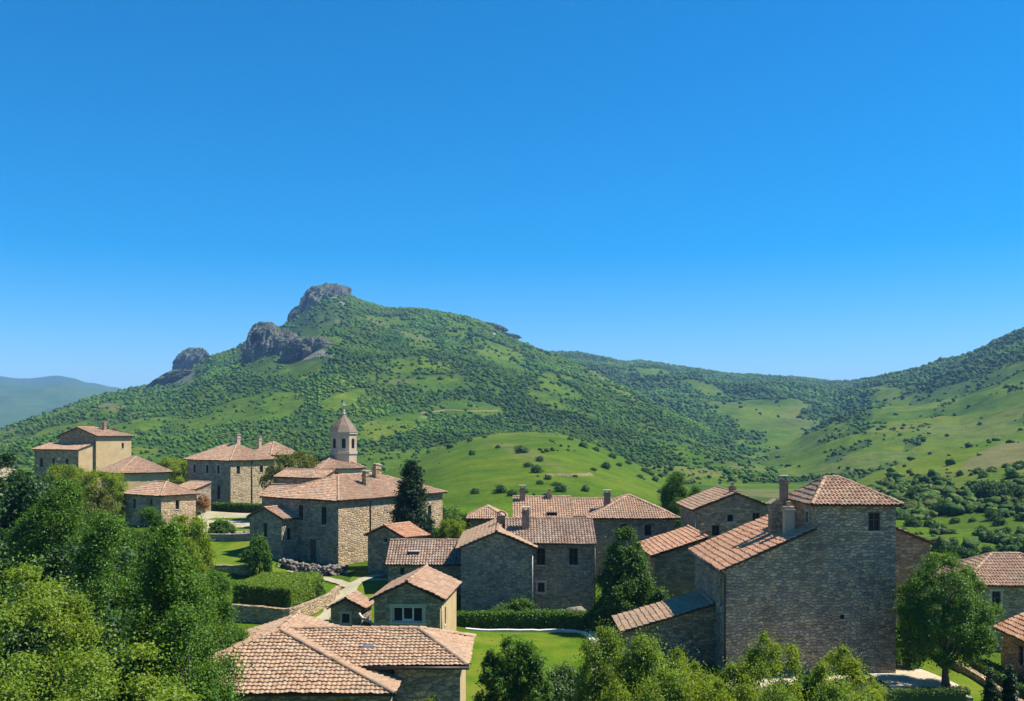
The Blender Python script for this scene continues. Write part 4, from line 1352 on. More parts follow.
h = House('village_house', 'low outbuilding with a shaded pink roof squeezed between two hillside houses', (-41.3, 131, 8.6), -38)
h.block(-4.6, 0, 0, 2.2, -1, 3.7, M['stone_grey'], 'mono', 0.7, 'f')
h.mono(-4.6, 0, 0, 2.2, 3.7, 0.7, 'f', M['tile'], oe=0.4, seed=191)
h = House('village_house', 'small square stone house with a hipped roof above the yellow green bush', (-41.4, 118, 8.2), -35)
h.block(-7.1, 0, 0, 4.9, -1, 4.15, M['stone'], None, 0, None, 'fblr', {'f': [(1.6, 2.1, 2.3, 3.5), (4.9, 5.4, 2.3, 3.5), (3.0, 3.8, 0.2, 2.2, 'door')], 'r': [(2.0, 2.5, 2.3, 3.4)]},
        mats={'list': [M['stone_grey'], M['stone_sunlit']], 'r': 1})
h.hip(-7.1, 0, 0, 4.9, 4.15, 1.25, M['tile'], 'x', None, None, oe=0.4, seed=195)
h = House('village_house', 'ochre plastered house with a broad hipped roof below the tall yellow house', (-54.1, 138, 9.0), -50)
h.block(-7.8, 0, 0, 6.8, -1, 5.2, M['plaster'], None, 0, None, 'fblr', {'f': [(5.6, 6.1, 2.9, 4.1), (3.4, 3.9, 2.9, 4.1)]},
        mats={'list': [M['stone_grey'], M['plaster']], 'r': 1})
h.hip(-7.8, 0, 0, 6.8, 5.2, 1.95, M['tile'], 'x', None, None, oe=0.45, seed=199)
h = House('village_house', 'tall yellow plastered house with a lower wing, highest on its slope', (-62.4, 150, 9.0), -30)
h.block(-8.4, 0, 0, 6.4, -1, 10.1, M['plaster'], 'gy', 1.2, None, 'fblr', {'r': [(4.4, 5.0, 3.6, 5.2), (4.6, 5.0, 8.2, 9.0)]}, mats={'list': [M['stone_brown'], M['plaster']], 'r': 1})
h.block(-10.8, -0.4, -2.7, -0.02, -1, 8.1, M['plaster'], 'mono', 0.8, 'f', 'fblr', {'f': [(1.3, 2.0, 5.3, 6.7), (4.3, 5.0, 5.3, 6.7), (7.4, 8.1, 5.3, 6.7)]}, mats={'list': [M['stone'], M['plaster']], 'r': 1})
h.hip(-8.4, 0, 0, 6.4, 10.1, 1.25, M['tile'], 'y', 0, 3.5, oe=0.4, seed=203)
h.mono(-10.8, -0.4, -2.7, -0.02, 8.1, 0.8, 'f', M['tile'], oe=0.4, seed=207)
h.chimney(-2.6, 3.5, 10.6, 12.0, 0.5, 0.5, M['brick'], 'cap')
h = House('village_house', 'low building at the village edge showing only a strip of pale roof', (-72, 140, 8.0), -10)
h.block(-7, 0, 0, 4, -1, 6.6, M['plaster_pale'], 'gx', 0.6)
h.hip(-7, 0, 0, 4, 6.6, 0.6, M['tile_pale'], 'x', 0, 0, oe=0.3, seed=211)

# ---- right hand houses
h = House('side_house', 'stone house with a hipped pink roof behind the round leaning tree', (33.9, 75, 3.4))
h.block(0, 9, 0, 6.4, -1.5, 5.15, M['stone'], None, 0, None, 'fblr', {'f': [(2.1, 2.75, 3.3, 4.5, 'stone'), (6, 6.7, 3.3, 4.5, 'stone')]})
h.hip(0, 9, 0, 6.4, 5.15, 1.7, M['tile'], 'x', 3.6, 3.2, oe=0.45, seed=221)
h = House('side_house', 'low stone house at the frame edge with a sunlit orange roof above the clipped hedge', (30.4, 50.2, 4.3))
h.block(0, 6, 0, 12, -1, 3.45, M['stone'], 'gy', 1.35, None, 'fblr', {'l': [(2.2, 2.7, 1.6, 2.8), (5.4, 5.9, 1.6, 2.8)]})
h.hip(0, 6, 0, 12, 3.45, 1.35, M['tile_red'], 'y', 0, 0, oe=0.4, p=0.3, seed=231)

# ------------------------------------------------------------------ lawns, paths, terraces (sheets laid on the ground)
def sheet(name, poly, mat, dz, step=1.0):
    bm = bmesh.new()
    vs = [bm.verts.new((x, y, 0)) for x, y in poly]
    es = [bm.edges.new((vs[i], vs[(i + 1) % len(vs)])) for i in range(len(vs))]
    bmesh.ops.triangle_fill(bm, edges=es, use_beauty=True)
    for _ in range(6):
        long_ = [e for e in bm.edges if e.calc_length() > step]
        if not long_:
            break
        bmesh.ops.subdivide_edges(bm, edges=long_, cuts=1)
        bmesh.ops.triangulate(bm, faces=bm.faces[:])
    co = np.array([v.co[:] for v in bm.verts])
    z = terrain_z(co[:, 0], co[:, 1]) + dz
    for v, zz in zip(bm.verts, z):
        v.co.z = zz
    bmesh.ops.recalc_face_normals(bm, faces=bm.faces)
    for f in bm.faces:
        if f.normal.z < 0:
            f.normal_flip()
    me = bpy.data.meshes.new(name)
    bm.to_mesh(me)
    bm.free()
    me.materials.append(M[mat])
    o = bpy.data.objects.new(name, me)
    COL.objects.link(o)
    return tag(o, kind='structure')

def strip(name, pts, w, mat, dz):
    """a path along a polyline"""
    P = [Vector(p) for p in pts]
    sm = []
    for i in range(len(P) - 1):
        n = max(2, int((P[i + 1] - P[i]).length / 0.6))
        for k in range(n):
            sm.append(P[i].lerp(P[i + 1], k / n))
    sm.append(P[-1])
    for _ in range(4):
        sm = [sm[0]] + [(sm[i - 1] + sm[i] * 2 + sm[i + 1]) / 4 for i in range(1, len(sm) - 1)] + [sm[-1]]
    L, Rr = [], []
    for i, p in enumerate(sm):
        t = (sm[min(i + 1, len(sm) - 1)] - sm[max(i - 1, 0)]).normalized()
        nrm = Vector((-t.y, t.x))
        k = w / 2 * (1 + random.uniform(-.28, .28))
        L.append(p + nrm * k)
        Rr.append(p - nrm * k)
    mb = MB()
    vs = [(q.x, q.y, 0) for ab in zip(L, Rr) for q in ab]
    arr = np.array(vs)
    z = terrain_z(arr[:, 0], arr[:, 1]) + dz
    vs = [(a[0], a[1], float(b)) for a, b in zip(vs, z)]
    mb.mesh(vs, [(2 * i, 2 * i + 1, 2 * i + 3, 2 * i + 2) for i in range(len(sm) - 1)])
    return tag(mb.build(name, M[mat]), kind='structure')

def gpts(pix, lo=20, hi=240):
    return [on_ground(px, py, lo, hi)[:2] for px, py in pix]

sheet('lawn', [(-3.6, 73.3), (5.3, 73.0), (5.4, 66), (4.7, 58), (4.2, 50), (-2.6, 50)], 'lawn', 0.05)
sheet('lawn', [(-14.2, 92), (-14.0, 80), (-15.6, 73.6), (-14.0, 70), (-9.0, 74.5), (-5.0, 80), (-6, 84), (-10, 92)], 'lawn', 0.05)
sheet('lawn', [(-31, 92.5), (-23.5, 91.5), (-17.2, 89.5), (-15.4, 92.5), (-22.5, 97), (-24, 105), (-32, 106)], 'lawn', 0.05)
sheet('lawn', [(-19.9, 88.2), (-15.5, 84.5), (-15.2, 81), (-20, 84.5)], 'lawn', 0.06)
sheet('lawn', [(25.2, 58.5), (28, 61.5), (31, 60), (29.5, 49), (23.2, 49)], 'lawn', 0.05)
sheet('patio', [(21.8, 54.7), (25.0, 54.5), (25.9, 57.5), (25.0, 61.5), (23.4, 66), (21.0, 64)], 'sand', 0.07)
sheet('patio', [(12, 52), (18, 52.6), (21.8, 54.7), (21, 59.5), (12.5, 59.5)], 'sand', 0.06)
sheet('terrace', [(-38, 109), (-30, 107.6), (-26.5, 108), (-28, 118), (-32, 130.5), (-41, 133), (-40, 120)], 'path', 0.06)
sheet('lawn', [(-34.0, 114.5), (-28.6, 113), (-28.4, 115), (-33, 117)], 'lawn', 0.10)
sheet('lawn', [(-38.5, 126.5), (-31.6, 124), (-31.6, 125.6), (-38, 128)], 'lawn', 0.10)
strip('garden_path', [(-10.6, 91.0), (-13.0, 87.2), (-13.9, 82), (-13.9, 77), (-15.2, 70.5)], 1.25, 'path', 0.09)
strip('garden_path', [(-13.6, 84.5), (-15.5, 87.2), (-18.5, 90.2), (-20.5, 92.5)], 1.0, 'path', 0.085)
strip('garden_path', [(-13.2, 86.8), (-8.6, 86.0), (-5.5, 82)], 1.1, 'path', 0.08)
strip('garden_path', [(6.5, 76.5), (5.9, 72.5), (5.6, 66), (5.0, 58), (4.6, 50)], 0.75, 'path', 0.09)
strip('garden_path', [(27.5, 64), (28.8, 57), (29.3, 50)], 0.8, 'path', 0.09)

# low kerbs and garden walls ------------------------------------------------
def wall_along(name, label, pts, thick, top, mat, cat='wall', base=-0.6, flat=None, cap=None):
    """a free-standing wall following a line; top = height above ground"""
    P = [Vector(p) for p in pts]
    sm = []
    for i in range(len(P) - 1):
        n = max(1, int((P[i + 1] - P[i]).length / 0.5))
        sm += [P[i].lerp(P[i + 1], k / n) for k in range(n)]
    sm.append(P[-1])
    for _ in range(3):
        sm = [sm[0]] + [(sm[i - 1] + sm[i] * 2 + sm[i + 1]) / 4 for i in range(1, len(sm) - 1)] + [sm[-1]]
    e = None
    mb, cp = MB(), MB()
    d = 0
    ring = []
    for i, p in enumerate(sm):
        t = (sm[min(i + 1, len(sm) - 1)] - sm[max(i - 1, 0)]).normalized()
        nrm = Vector((-t.y, t.x))
        g = gz(p.x, p.y)
        zt = (flat if flat is not None else g + top) + random.uniform(-.03, .03)
        if i: d += (p - sm[i - 1]).length
        lo = (g if flat is None else min(g, flat - 1)) + base
        ring.append((p + nrm * thick / 2, p - nrm * thick / 2, lo, zt, d, nrm))
    def side(mb, get, flip, k0, k1, z0, z1):
        pass
    for (a, b) in zip(ring[:-1], ring[1:]):
        A, B = a, b
        f = lambda p, z: (p.x, p.y, z)
        mb.face([f(A[1], A[2]), f(B[1], B[2]), f(B[1], B[3]), f(A[1], A[3])], [(A[4], A[2]), (B[4], B[2]), (B[4], B[3]), (A[4], A[3])])
        mb.face([f(B[0], B[2]), f(A[0], A[2]), f(A[0], A[3]), f(B[0], B[3])], [(B[4], B[2]), (A[4], A[2]), (A[4], A[3]), (B[4], B[3])])
        mb.face([f(A[1], A[3]), f(B[1], B[3]), f(B[0], B[3]), f(A[0], A[3])], [(A[4], 0), (B[4], 0), (B[4], thick), (A[4], thick)])
    for q, fl in ((ring[0], False), (ring[-1], True)):
        pp = [(q[0].x, q[0].y, q[2]), (q[1].x, q[1].y, q[2]), (q[1].x, q[1].y, q[3]), (q[0].x, q[0].y, q[3])]
        mb.face(pp[::-1] if fl else pp, [(0, 0), (thick, 0), (thick, 1), (0, 1)])
    o = mb.build(name, M[mat])
    tag(o, label, cat)
    if cap:
        c = MB()
        for (A, B) in zip(ring[:-1], ring[1:]):
            ov = 0.06
            pa = [A[1] - A[5] * ov, A[0] + A[5] * ov]
            pb = [B[1] - B[5] * ov, B[0] + B[5] * ov]
            g_ = 0.03 * (B[0] - A[0]).normalized() if (B[0] - A[0]).length > 0 else Vector((0, 0))
            v = [(pa[0].x, pa[0].y, A[3] + .004), (pb[0].x - g_.x, pb[0].y - g_.y, B[3] + .004), (pb[1].x - g_.x, pb[1].y - g_.y, B[3] + .004), (pa[1].x, pa[1].y, A[3] + .004)]
            w_ = [(x, y, z + 0.1) for x, y, z in v]
            c.mesh(v + w_, [(0, 1, 5, 4), (1, 2, 6, 5), (2, 3, 7, 6), (3, 0, 4, 7), (4, 5, 6, 7), (3, 2, 1, 0)])
        c.build('coping', M[cap], o)
    return o

wall_along('retaining_wall', 'curved tan stone retaining wall below the big clipped hedge beside the gravel path', [(-22.3, 75.9), (-16.25, 73.2), (-14.55, 80.2), (-14.6, 84.2)], 0.45, 1.4, 'stone', flat=6.9)
wall_along('terrace_wall', 'pale stone terrace wall under the upper lawn, half hidden by tall trees', [(-32.5, 91.2), (-23.3, 90.4)], 0.5, 1.4, 'stone', flat=7.75)
wall_along('kerb', 'thin white stone kerb along the top edge of the central lawn', [(-3.4, 73.6), (0, 73.75), (3.5, 73.7), (5.1, 73.2), (5.55, 71.6), (5.6, 69.5)], 0.35, 0.16, 'kerb', 'kerb', base=-0.2)
wall_along('garden_wall', 'dark stone garden wall with creeper on top in front of the sandy patio', [(12.2, 52.4), (17.5, 53.1), (22.0, 54.0), (24.8, 54.0)], 0.45, 0.62, 'stone_grey', base=-1.2)
wall_along('garden_wall', 'low stone border wall running down beside the clipped hedge near the frame edge', [(27.4, 62.5), (27.8, 57), (28.0, 50)], 0.35, 0.45, 'stone', base=-0.4)
wall_along('garden_wall', 'low dark dry stone wall between the upper lawn and the pale terrace', [(-35, 107.2), (-29.5, 106.4), (-25.2, 106.2)], 0.6, 0.75, 'stone_grey', base=-0.4)

def rock_mesh(seed, r=1.0, sub=2):
    v, f = ico(sub)
    d = 1 + fbm(v[:, 0] * 1.3 + seed * 3.3, v[:, 1] * 1.3, v[:, 2] * 1.3, 3, seed) * 0.75
    return v * d[:, None] * np.array([1.0, 0.85, 0.7]) * r, f
ROCKS = []
for k in range(5):
    v, f = rock_mesh(90 + k)
    o = np_mesh('stone_block', v, f, M['boulder'], link=False)
    ROCKS.append(o.data)

def stones(name, pts, n, r0, r1, width, height, label, cat='stones'):
    """a heap of loose stones nobody could count, as one object"""
    rg = np.random.default_rng(len(name) + n)
    P = [Vector(p) for p in pts]
    V, Fs, k = [], [], 0
    for i in range(n):
        t = rg.random() * (len(P) - 1)
        j = min(int(t), len(P) - 2)
        p = P[j].lerp(P[j + 1], t - j)
        lv = rg.random()
        x, y = p.x + rg.normal(0, width * (1 - 0.5 * lv)), p.y + rg.normal(0, width * (1 - 0.5 * lv))
        r = rg.uniform(r0, r1)
        v, f = rock_mesh(int(rg.integers(0, 9999)), r, 1)
        a = rg.random() * 6.28
        c, s = math.cos(a), math.sin(a)
        vv = np.stack([v[:, 0] * c - v[:, 1] * s + x, v[:, 0] * s + v[:, 1] * c + y, v[:, 2] + gz(x, y) + lv * height], -1)
        V.append(vv); Fs.append(f + k); k += len(v)
    o = np_mesh(name, np.concatenate(V), np.concatenate(Fs), M['boulder'])
    return tag(o, kind='stuff')
stones('rubble', [(-21.6, 94.2), (-19.2, 92.0), (-17.0, 90.0), (-15.3, 90.6)], 330, 0.12, 0.30, 0.36, 0.75, '')
stones('rubble', [(-30.5, 108.3), (-28.2, 107.6), (-26.6, 107.4)], 150, 0.14, 0.34, 0.5, 0.6, '')
for (px, py, r, lab) in ((560, 613, 0.5, 'long pale limestone block lying behind the central hedge by the farmhouse wall'), (574, 612, 0.55, 'rounded pale boulder at the farmhouse corner above the central hedge')):
    o = bpy.data.objects.new('boulder', ROCKS[0 if r < .52 else 3])
    COL.objects.link(o)
    x, y = (px - 512) / F * 77.0, 77.0
    o.location = (x, y, gz(x, y) + 0.65)
    o.scale = (1.5 if r < .52 else 0.75, 0.6, 0.55 if r < .52 else 0.8)
    tag(o, lab, 'boulder')
mb = MB()                                                       # curved pale stone spout beside the hut
cx, cy = (361 - 512) / F * 71, 71.0
mb.tube([(cx - .15, cy, 7.0), (cx, cy, 6.75), (cx + .3, cy, 6.5), (cx + .65, cy, 6.4), (cx + .85, cy, 6.2), (cx + .9, cy, 5.4)], [.09, .1, .1, .1, .09, .09], 10)
tag(mb.build('stone_spout', M['kerb'], None, True), 'curved white stone spout beside the tiny square hut', 'stone spout')

# ------------------------------------------------------------------ trees
def leaf_quads(C, OUT, size, rg, up=0.5, flat=0.9, elong=1.9):
    """one bent leaf per centre: (n*4,3) verts and (n,4) faces"""
    n = len(C)
    nr_ = OUT * 0.6 + np.array([0, 0, up]) + rg.normal(0, flat, (n, 3)) * 0.6
    nr_ /= np.linalg.norm(nr_, axis=1)[:, None] + 1e-9
    a = np.cross(nr_, rg.normal(0, 1, (n, 3)))
    a /= np.linalg.norm(a, axis=1)[:, None] + 1e-9
    b = np.cross(nr_, a)
    s = (size * rg.uniform(0.65, 1.35, n))[:, None]
    l_, w_ = s * math.sqrt(elong), s / math.sqrt(elong)
    sag = nr_ * s * 0.22
    V = np.stack([C - a * l_ * 0.5 - sag, C + b * w_ * 0.5, C + a * l_ * 0.5 - sag, C - b * w_ * 0.5], 1).reshape(-1, 3)
    return V, np.arange(n * 4).reshape(n, 4)

def L0x(base, d, k):
    return base[:, k] * 3.1 + d[:, k] * 2.3

def crown(shape, rx, ht, z0, nclus, per, leaf, spread, seed, rough=0.3, elong=1.9, up=0.5, lobes=0.0):
    rg = np.random.default_rng(seed)
    prof_ = {
        'round': lambda t: np.sqrt(np.clip(1 - (2 * t - 0.95) ** 2 / 1.1, 0, 1)) ** 0.85,
        'flame': lambda t: np.clip(1 - t, 0, 1) ** 0.6 * sstep(-0.2, 0.3, t) * 1.12,
        'egg': lambda t: np.sqrt(np.clip(1 - ((t - 0.4) / np.where(t < 0.4, 0.42, 0.62)) ** 2, 0, 1)) ** 0.9,
        'cone': lambda t: np.clip(1 - t, 0, 1) ** 0.75 * sstep(-0.12, 0.12, t) + 0.03,
        'spire': lambda t: np.clip(np.sin(np.pi * np.clip(t * 0.9 + 0.1, 0, 1)) ** 0.6 * (1 - t * 0.35), 0, 1),
        'vase': lambda t: np.clip(0.35 + 0.75 * t, 0, 1) * np.sqrt(np.clip(1 - np.clip((t - 0.62) / 0.4, 0, 1) ** 2, 0, 1)),
        'bush': lambda t: np.sqrt(np.clip(1 - t ** 2.2, 0, 1)) * (0.8 + 0.2 * sstep(0, 0.25, t)),
    }[shape]
    m = nclus * 6
    t = rg.random(m)
    r = prof_(t)
    keep = rg.random(m) < (r + 0.04) / (r.max() + 0.04)
    t, r = t[keep][:nclus], r[keep][:nclus]
    th = rg.random(len(t)) * 2 * np.pi
    lob = 1 + rough * fbm(np.cos(th) * 1.5 + seed, np.sin(th) * 1.5, t * ht / rx * 1.5, 3, seed) * 1.7
    rad = r * lob * (0.35 + 0.65 * rg.random(len(t)) ** 0.45)
    C = np.stack([np.cos(th) * rad * rx, np.sin(th) * rad * rx, z0 + t * ht], -1)
    if shape in ('cone',):
        C[:, 2] -= rad * rx * 0.25
    gap = fbm(C[:, 0] / rx * 2.2 + 5, C[:, 1] / rx * 2.2, C[:, 2] / rx * 2.2, 2, seed + 5)
    C = C[gap > -0.3]
    n = len(C) * per
    base = np.repeat(C, per, 0)
    sp = np.repeat(spread * rg.uniform(0.6, 1.35, len(C)), per)[:, None]
    mid = np.array([0, 0, z0 + ht * 0.4])
    oc = base - mid
    oc /= np.linalg.norm(oc, axis=1)[:, None] + 1e-9
    if lobes:
        d = rg.normal(0, 1, (n, 3))
        d /= np.linalg.norm(d, axis=1)[:, None]
        flip = ((d * oc).sum(1) * 0.6 + d[:, 2] * 0.6) < -0.3
        d[flip] *= -1
        rr = rg.random(n)[:, None] ** 0.35
        rag = 1 + 0.5 * fbm(L0x(base, d, 0), L0x(base, d, 1), L0x(base, d, 2), 2, seed + 8)
        L = base + d * sp * 1.5 * rr * rag[:, None] * np.array([1, 1, lobes])
        loose = rg.random(n) < 0.28
        L[loose] = (base + rg.normal(0, 1, (n, 3)) * sp * np.array([1.15, 1.15, 0.9]))[loose]
        out = oc * 0.4 + d * 0.8
    else:
        L = base + rg.normal(0, 1, (n, 3)) * sp * np.array([1, 1, 0.62])
        out = L - mid
    out /= np.linalg.norm(out, axis=1)[:, None] + 1e-9
    V, Fq = leaf_quads(L, out, leaf, rg, up=up, elong=elong)
    return V, Fq, C

CR, TK = {}, {}
def tree_kind(key, shape, rx, ht, z0, nclus, per, leaf, spread, mat, seed, trunk_r=0.16, limbs=9, rough=0.3, elong=1.9, stems=1, bark='bark', up=0.5, lobes=0.0):
    V, Fq, C = crown(shape, rx, ht, z0, nclus, per, leaf, spread, seed, rough, elong, up, lobes)
    CR[key] = np_mesh('crown', V, Fq, M[mat], link=False).data
    mb = MB()
    rg = random.Random(seed)
    top = z0 + ht * (0.9 if shape in ('cone', 'spire') else 0.6)
    for s in range(stems):
        ox, oy = (rg.uniform(-.25, .25), rg.uniform(-.25, .25)) if stems > 1 else (0, 0)
        lean = (rg.uniform(-.05, .05) * top * (3 if stems > 1 else 1), rg.uniform(-.05, .05) * top * (3 if stems > 1 else 1))
        sp = [Vector((ox + lean[0] * k / 5 + rg.uniform(-.04, .04) * top * .3, oy + lean[1] * k / 5 + rg.uniform(-.04, .04) * top * .3, -0.35 + (top + .35) * k / 5)) for k in range(6)]
        mb.tube(sp, [trunk_r * (1.45 if k == 0 else 1) * (1 - 0.16 * k) for k in range(6)], 8)
    cs = sorted(C[np.random.default_rng(seed).choice(len(C), min(limbs, len(C)), replace=False)].tolist(), key=lambda c: c[2])
    for c in cs:
        c = Vector(c)
        k = max(0.25, min(0.9, (c.z - rx * 0.5) / top))
        i = min(4, int(k * 5))
        a = sp[i].lerp(sp[i + 1], k * 5 - i)
        m_ = a.lerp(c, 0.5) + Vector((0, 0, -0.08 * (c - a).length if shape == 'cone' else 0.1 * (c - a).length))
        r_ = trunk_r * 0.42 * (1 - k * 0.5)
        mb.tube([a, m_, c], [r_, r_ * .65, r_ * .25], 5)
    t = mb.build('trunk', M[bark], None, True)
    TK[key] = t.data
    bpy.data.objects.remove(t)

def tree(name, label, key, x, y, s=1.0, sz=None, rot=None, z=None, group=None, cat='tree', lean=None):
    z = gz(x, y) if z is None else z
    e = empty(name, (x, y, z), random.uniform(0, 6.28) if rot is None else rot)
    e.scale = (s, s, sz if sz else s)
    if lean:
        e.rotation_euler = (lean[0], lean[1], e.rotation_euler.z)
    tag(e, label, cat, group)
    for nm, data in (('crown' if cat == 'tree' else 'foliage', CR[key]), ('trunk' if cat == 'tree' else 'stem', TK[key])):
        o = bpy.data.objects.new(nm, data)
        COL.objects.link(o)
        o.parent = e
    return e

tree_kind('aspen', 'flame', 2.6, 9.2, 1.6, 190, 640, 0.085, 0.36, 'leaf_mid', 1, 0.17, 18, 0.4, lobes=1.25)
tree_kind('aspen_b', 'flame', 2.6, 9.5, 1.4, 130, 720, 0.095, 0.38, 'leaf_mid', 2, 0.17, 18, 0.45, lobes=1.25)
tree_kind('maple', 'round', 3.0, 7.0, 2.0, 105, 760, 0.085, 0.40, 'leaf_bright', 3, 0.16, 22, 0.45, 1.4, lobes=0.62)
tree_kind('dark', 'round', 3.2, 7.0, 1.6, 120, 330, 0.18, 0.5, 'leaf_dark', 4, 0.2, 14, 0.4, lobes=0.75)
tree_kind('lime', 'bush', 2.3, 4.6, 0.4, 62, 560, 0.085, 0.31, 'leaf_lime', 5, 0.06, 22, 0.6, 1.5, 3, lobes=0.75)
tree_kind('shrubtree', 'bush', 2.4, 4.6, 0.3, 85, 560, 0.09, 0.33, 'leaf_bright', 6, 0.07, 22, 0.55, 1.5, 3, lobes=0.75)
tree_kind('conifer', 'cone', 2.5, 10.0, 0.5, 420, 90, 0.2, 0.26, 'leaf_conifer', 7, 0.2, 26, 0.3, 3.2, 1, 'bark', 0.2)
tree_kind('pointed', 'flame', 2.45, 6.6, 0.5, 150, 330, 0.13, 0.3, 'leaf_deep', 8, 0.14, 16, 0.4, 2.2, lobes=1.0)
tree_kind('poplar', 'spire', 1.3, 7.5, 0.6, 260, 90, 0.2, 0.24, 'leaf_bright', 9, 0.12, 10, 0.35, lobes=1.5)
tree_kind('yard', 'egg', 2.95, 5.9, 1.7, 230, 480, 0.095, 0.32, 'leaf_mid', 10, 0.27, 16, 0.3, lobes=0.95)
tree_kind('cypress', 'cone', 0.5, 3.3, 0.05, 220, 80, 0.085, 0.085, 'leaf_conifer', 11, 0.05, 5, 0.12, 2.6)
tree_kind('bush', 'bush', 1.6, 2.2, 0.05, 60, 300, 0.12, 0.26, 'leaf_mid', 12, 0.05, 8, 0.5, 1.7, 3, lobes=0.8)
tree_kind('bush_grey', 'bush', 1.4, 1.8, 0.05, 150, 110, 0.11, 0.2, 'leaf_grey', 13, 0.05, 8, 0.4, 1.8, 3)
tree_kind('needle_bush', 'bush', 1.9, 3.4, 0.1, 120, 230, 0.13, 0.24, 'leaf_mid', 14, 0.07, 22, 0.6, 4.0, 4, 'bark', 1.0, lobes=1.1)
tree_kind('olive', 'round', 3.3, 4.6, 1.2, 90, 300, 0.2, 0.5, 'leaf_olive', 15, 0.2, 9, 0.4, lobes=0.7)
tree_kind('russet', 'round', 1.1, 1.9, 0.9, 26, 90, 0.14, 0.2, 'leaf_orange', 16, 0.07, 8, 0.45, lobes=0.7)
tree_kind('round_bush', 'egg', 3.4, 7.0, 0.8, 130, 420, 0.15, 0.5, 'leaf_lime', 17, 0.2, 10, 0.3, lobes=0.8)

# trees of the near left bank
tree('birch_tree', 'tall fine leaved green tree just left of the near tiled roof', 'aspen', -12.85, 37.5, 0.86, 1.05)
tree('birch_tree', 'second fine leaved tree, just behind and beside the tall one by the tiled roof', 'aspen_b', -18.6, 46, 0.95, 0.98)
tree('birch_tree', 'tall blue green tree with a rounded top reaching just below the ochre house', 'aspen', -27.0, 60, 1.25, 1.06)
tree('birch_tree', 'slender green tree standing before the small square stone house', 'aspen_b', -27.2, 66, 0.85, 0.80)
tree('birch_tree', 'dense green tree low in the gap between light maple and tallest birch', 'aspen_b', -13.9, 33, 0.75, 0.62)
tree('birch_tree', 'leafy tree spilling over the near roof corner beside the lower maple', 'aspen_b', -11.5, 35, 0.72, 0.78)
tree('birch_tree', 'narrow green tree filling the gap before the upper lawn, beside the tallest tree', 'aspen_b', -21.3, 54, 1.0, 0.84)
tree('birch_tree', 'leafy green tree low on the bank between the lawn gap tree and the near roof', 'aspen', -13.3, 44, 0.8, 0.80)
tree('birch_tree', 'bushy green tree rising in front of the little door of the small square house', 'aspen_b', -30.5, 84, 0.95, 0.66)
tree('maple_tree', 'light yellow green maple low at the picture bottom, closest on the bank', 'maple', -11.3, 27.5, 0.92, 0.98)
tree('maple_tree', 'pale leaved maple at the extreme left edge above the lower maple', 'maple', -17.2, 34, 1.0, 1.14)
tree('maple_tree', 'dull green maple hugging the left border below the pale leaved maple', 'maple', -14.8, 28.5, 0.9, 0.72)
tree('oak_tree', 'dark broad tree in the upper left clump, blackish in its lower half', 'dark', -35.5, 71, 1.2, 1.28)
tree('oak_tree', 'dark tree between the birches deep in the left clump', 'dark', -22.5, 52, 1.0, 1.0)
tree('oak_tree', 'dark tree behind the lower maple showing through its gaps', 'dark', -17.6, 40, 0.9, 0.85)
tree('oak_tree', 'dark green tree at the left border against the mountain foot', 'dark', -44.5, 86, 1.2, 1.3)
tree('olive_tree', 'dull olive tree in front of the tall yellow house', 'olive', -45.2, 108, 0.58, 0.95)
tree('lime_tree', 'rounded yellow green tree overlooking the upper lawn', 'round_bush', -26.0, 79.5, 0.62, 0.95)
tree('lime_tree', 'bright green tree before the lower wing of the tall yellow house', 'round_bush', -57, 128, 0.85, 0.86)
tree('lime_tree', 'green tree to the side of the ochre plastered house', 'round_bush', -50, 122, 0.8, 0.85)
tree('lime_tree', 'bright tree on the slope above the two hipped houses', 'round_bush', -57.5, 170, 1.0, 1.05)
tree('olive_tree', 'olive yellow tree in front of the church nave', 'olive', -27.3, 126, 1.0, 1.28)
tree('russet_tree', 'tiny russet leaved tree by the corner of the small square house', 'russet', -40.6, 131.5, 0.85)
tree('sapling', 'slim green young tree at the far corner of the big clipped hedge', 'bush', -22.8, 90.2, 0.75, 1.5)
tree('conifer', 'tall dark conifer at the end of the manor roof', 'conifer', -9.4, 94.0, 0.96, 0.98, z=6.9)
tree('poplar_tree', 'bright narrow poplar behind the hipped house, taller of the pair', 'aspen', 18.3, 112, 1.0, 1.04)
tree('poplar_tree', 'slightly lower poplar with the taller one at its shoulder', 'aspen_b', 20.8, 113, 0.8, 0.9)
tree('pointed_tree', 'dark pointed tree between the farmhouse and the lean-to shed', 'pointed', 8.3, 73.2, 0.98, 1.05)
tree('yard_tree', 'round leaning green tree with a thick dark trunk on the sandy patio', 'yard', 24.8, 57.2, 0.82, 0.98, lean=(0, -0.05), rot=0.6)
tree('cypress', 'small dark clipped cypress on the lower lawn, nearer the patio wall', 'cypress', 22.95, 48, 1.0)
tree('cypress', 'small dark clipped cypress on the lower lawn, nearer the frame edge', 'cypress', 23.9, 48, 1.02, 1.08)

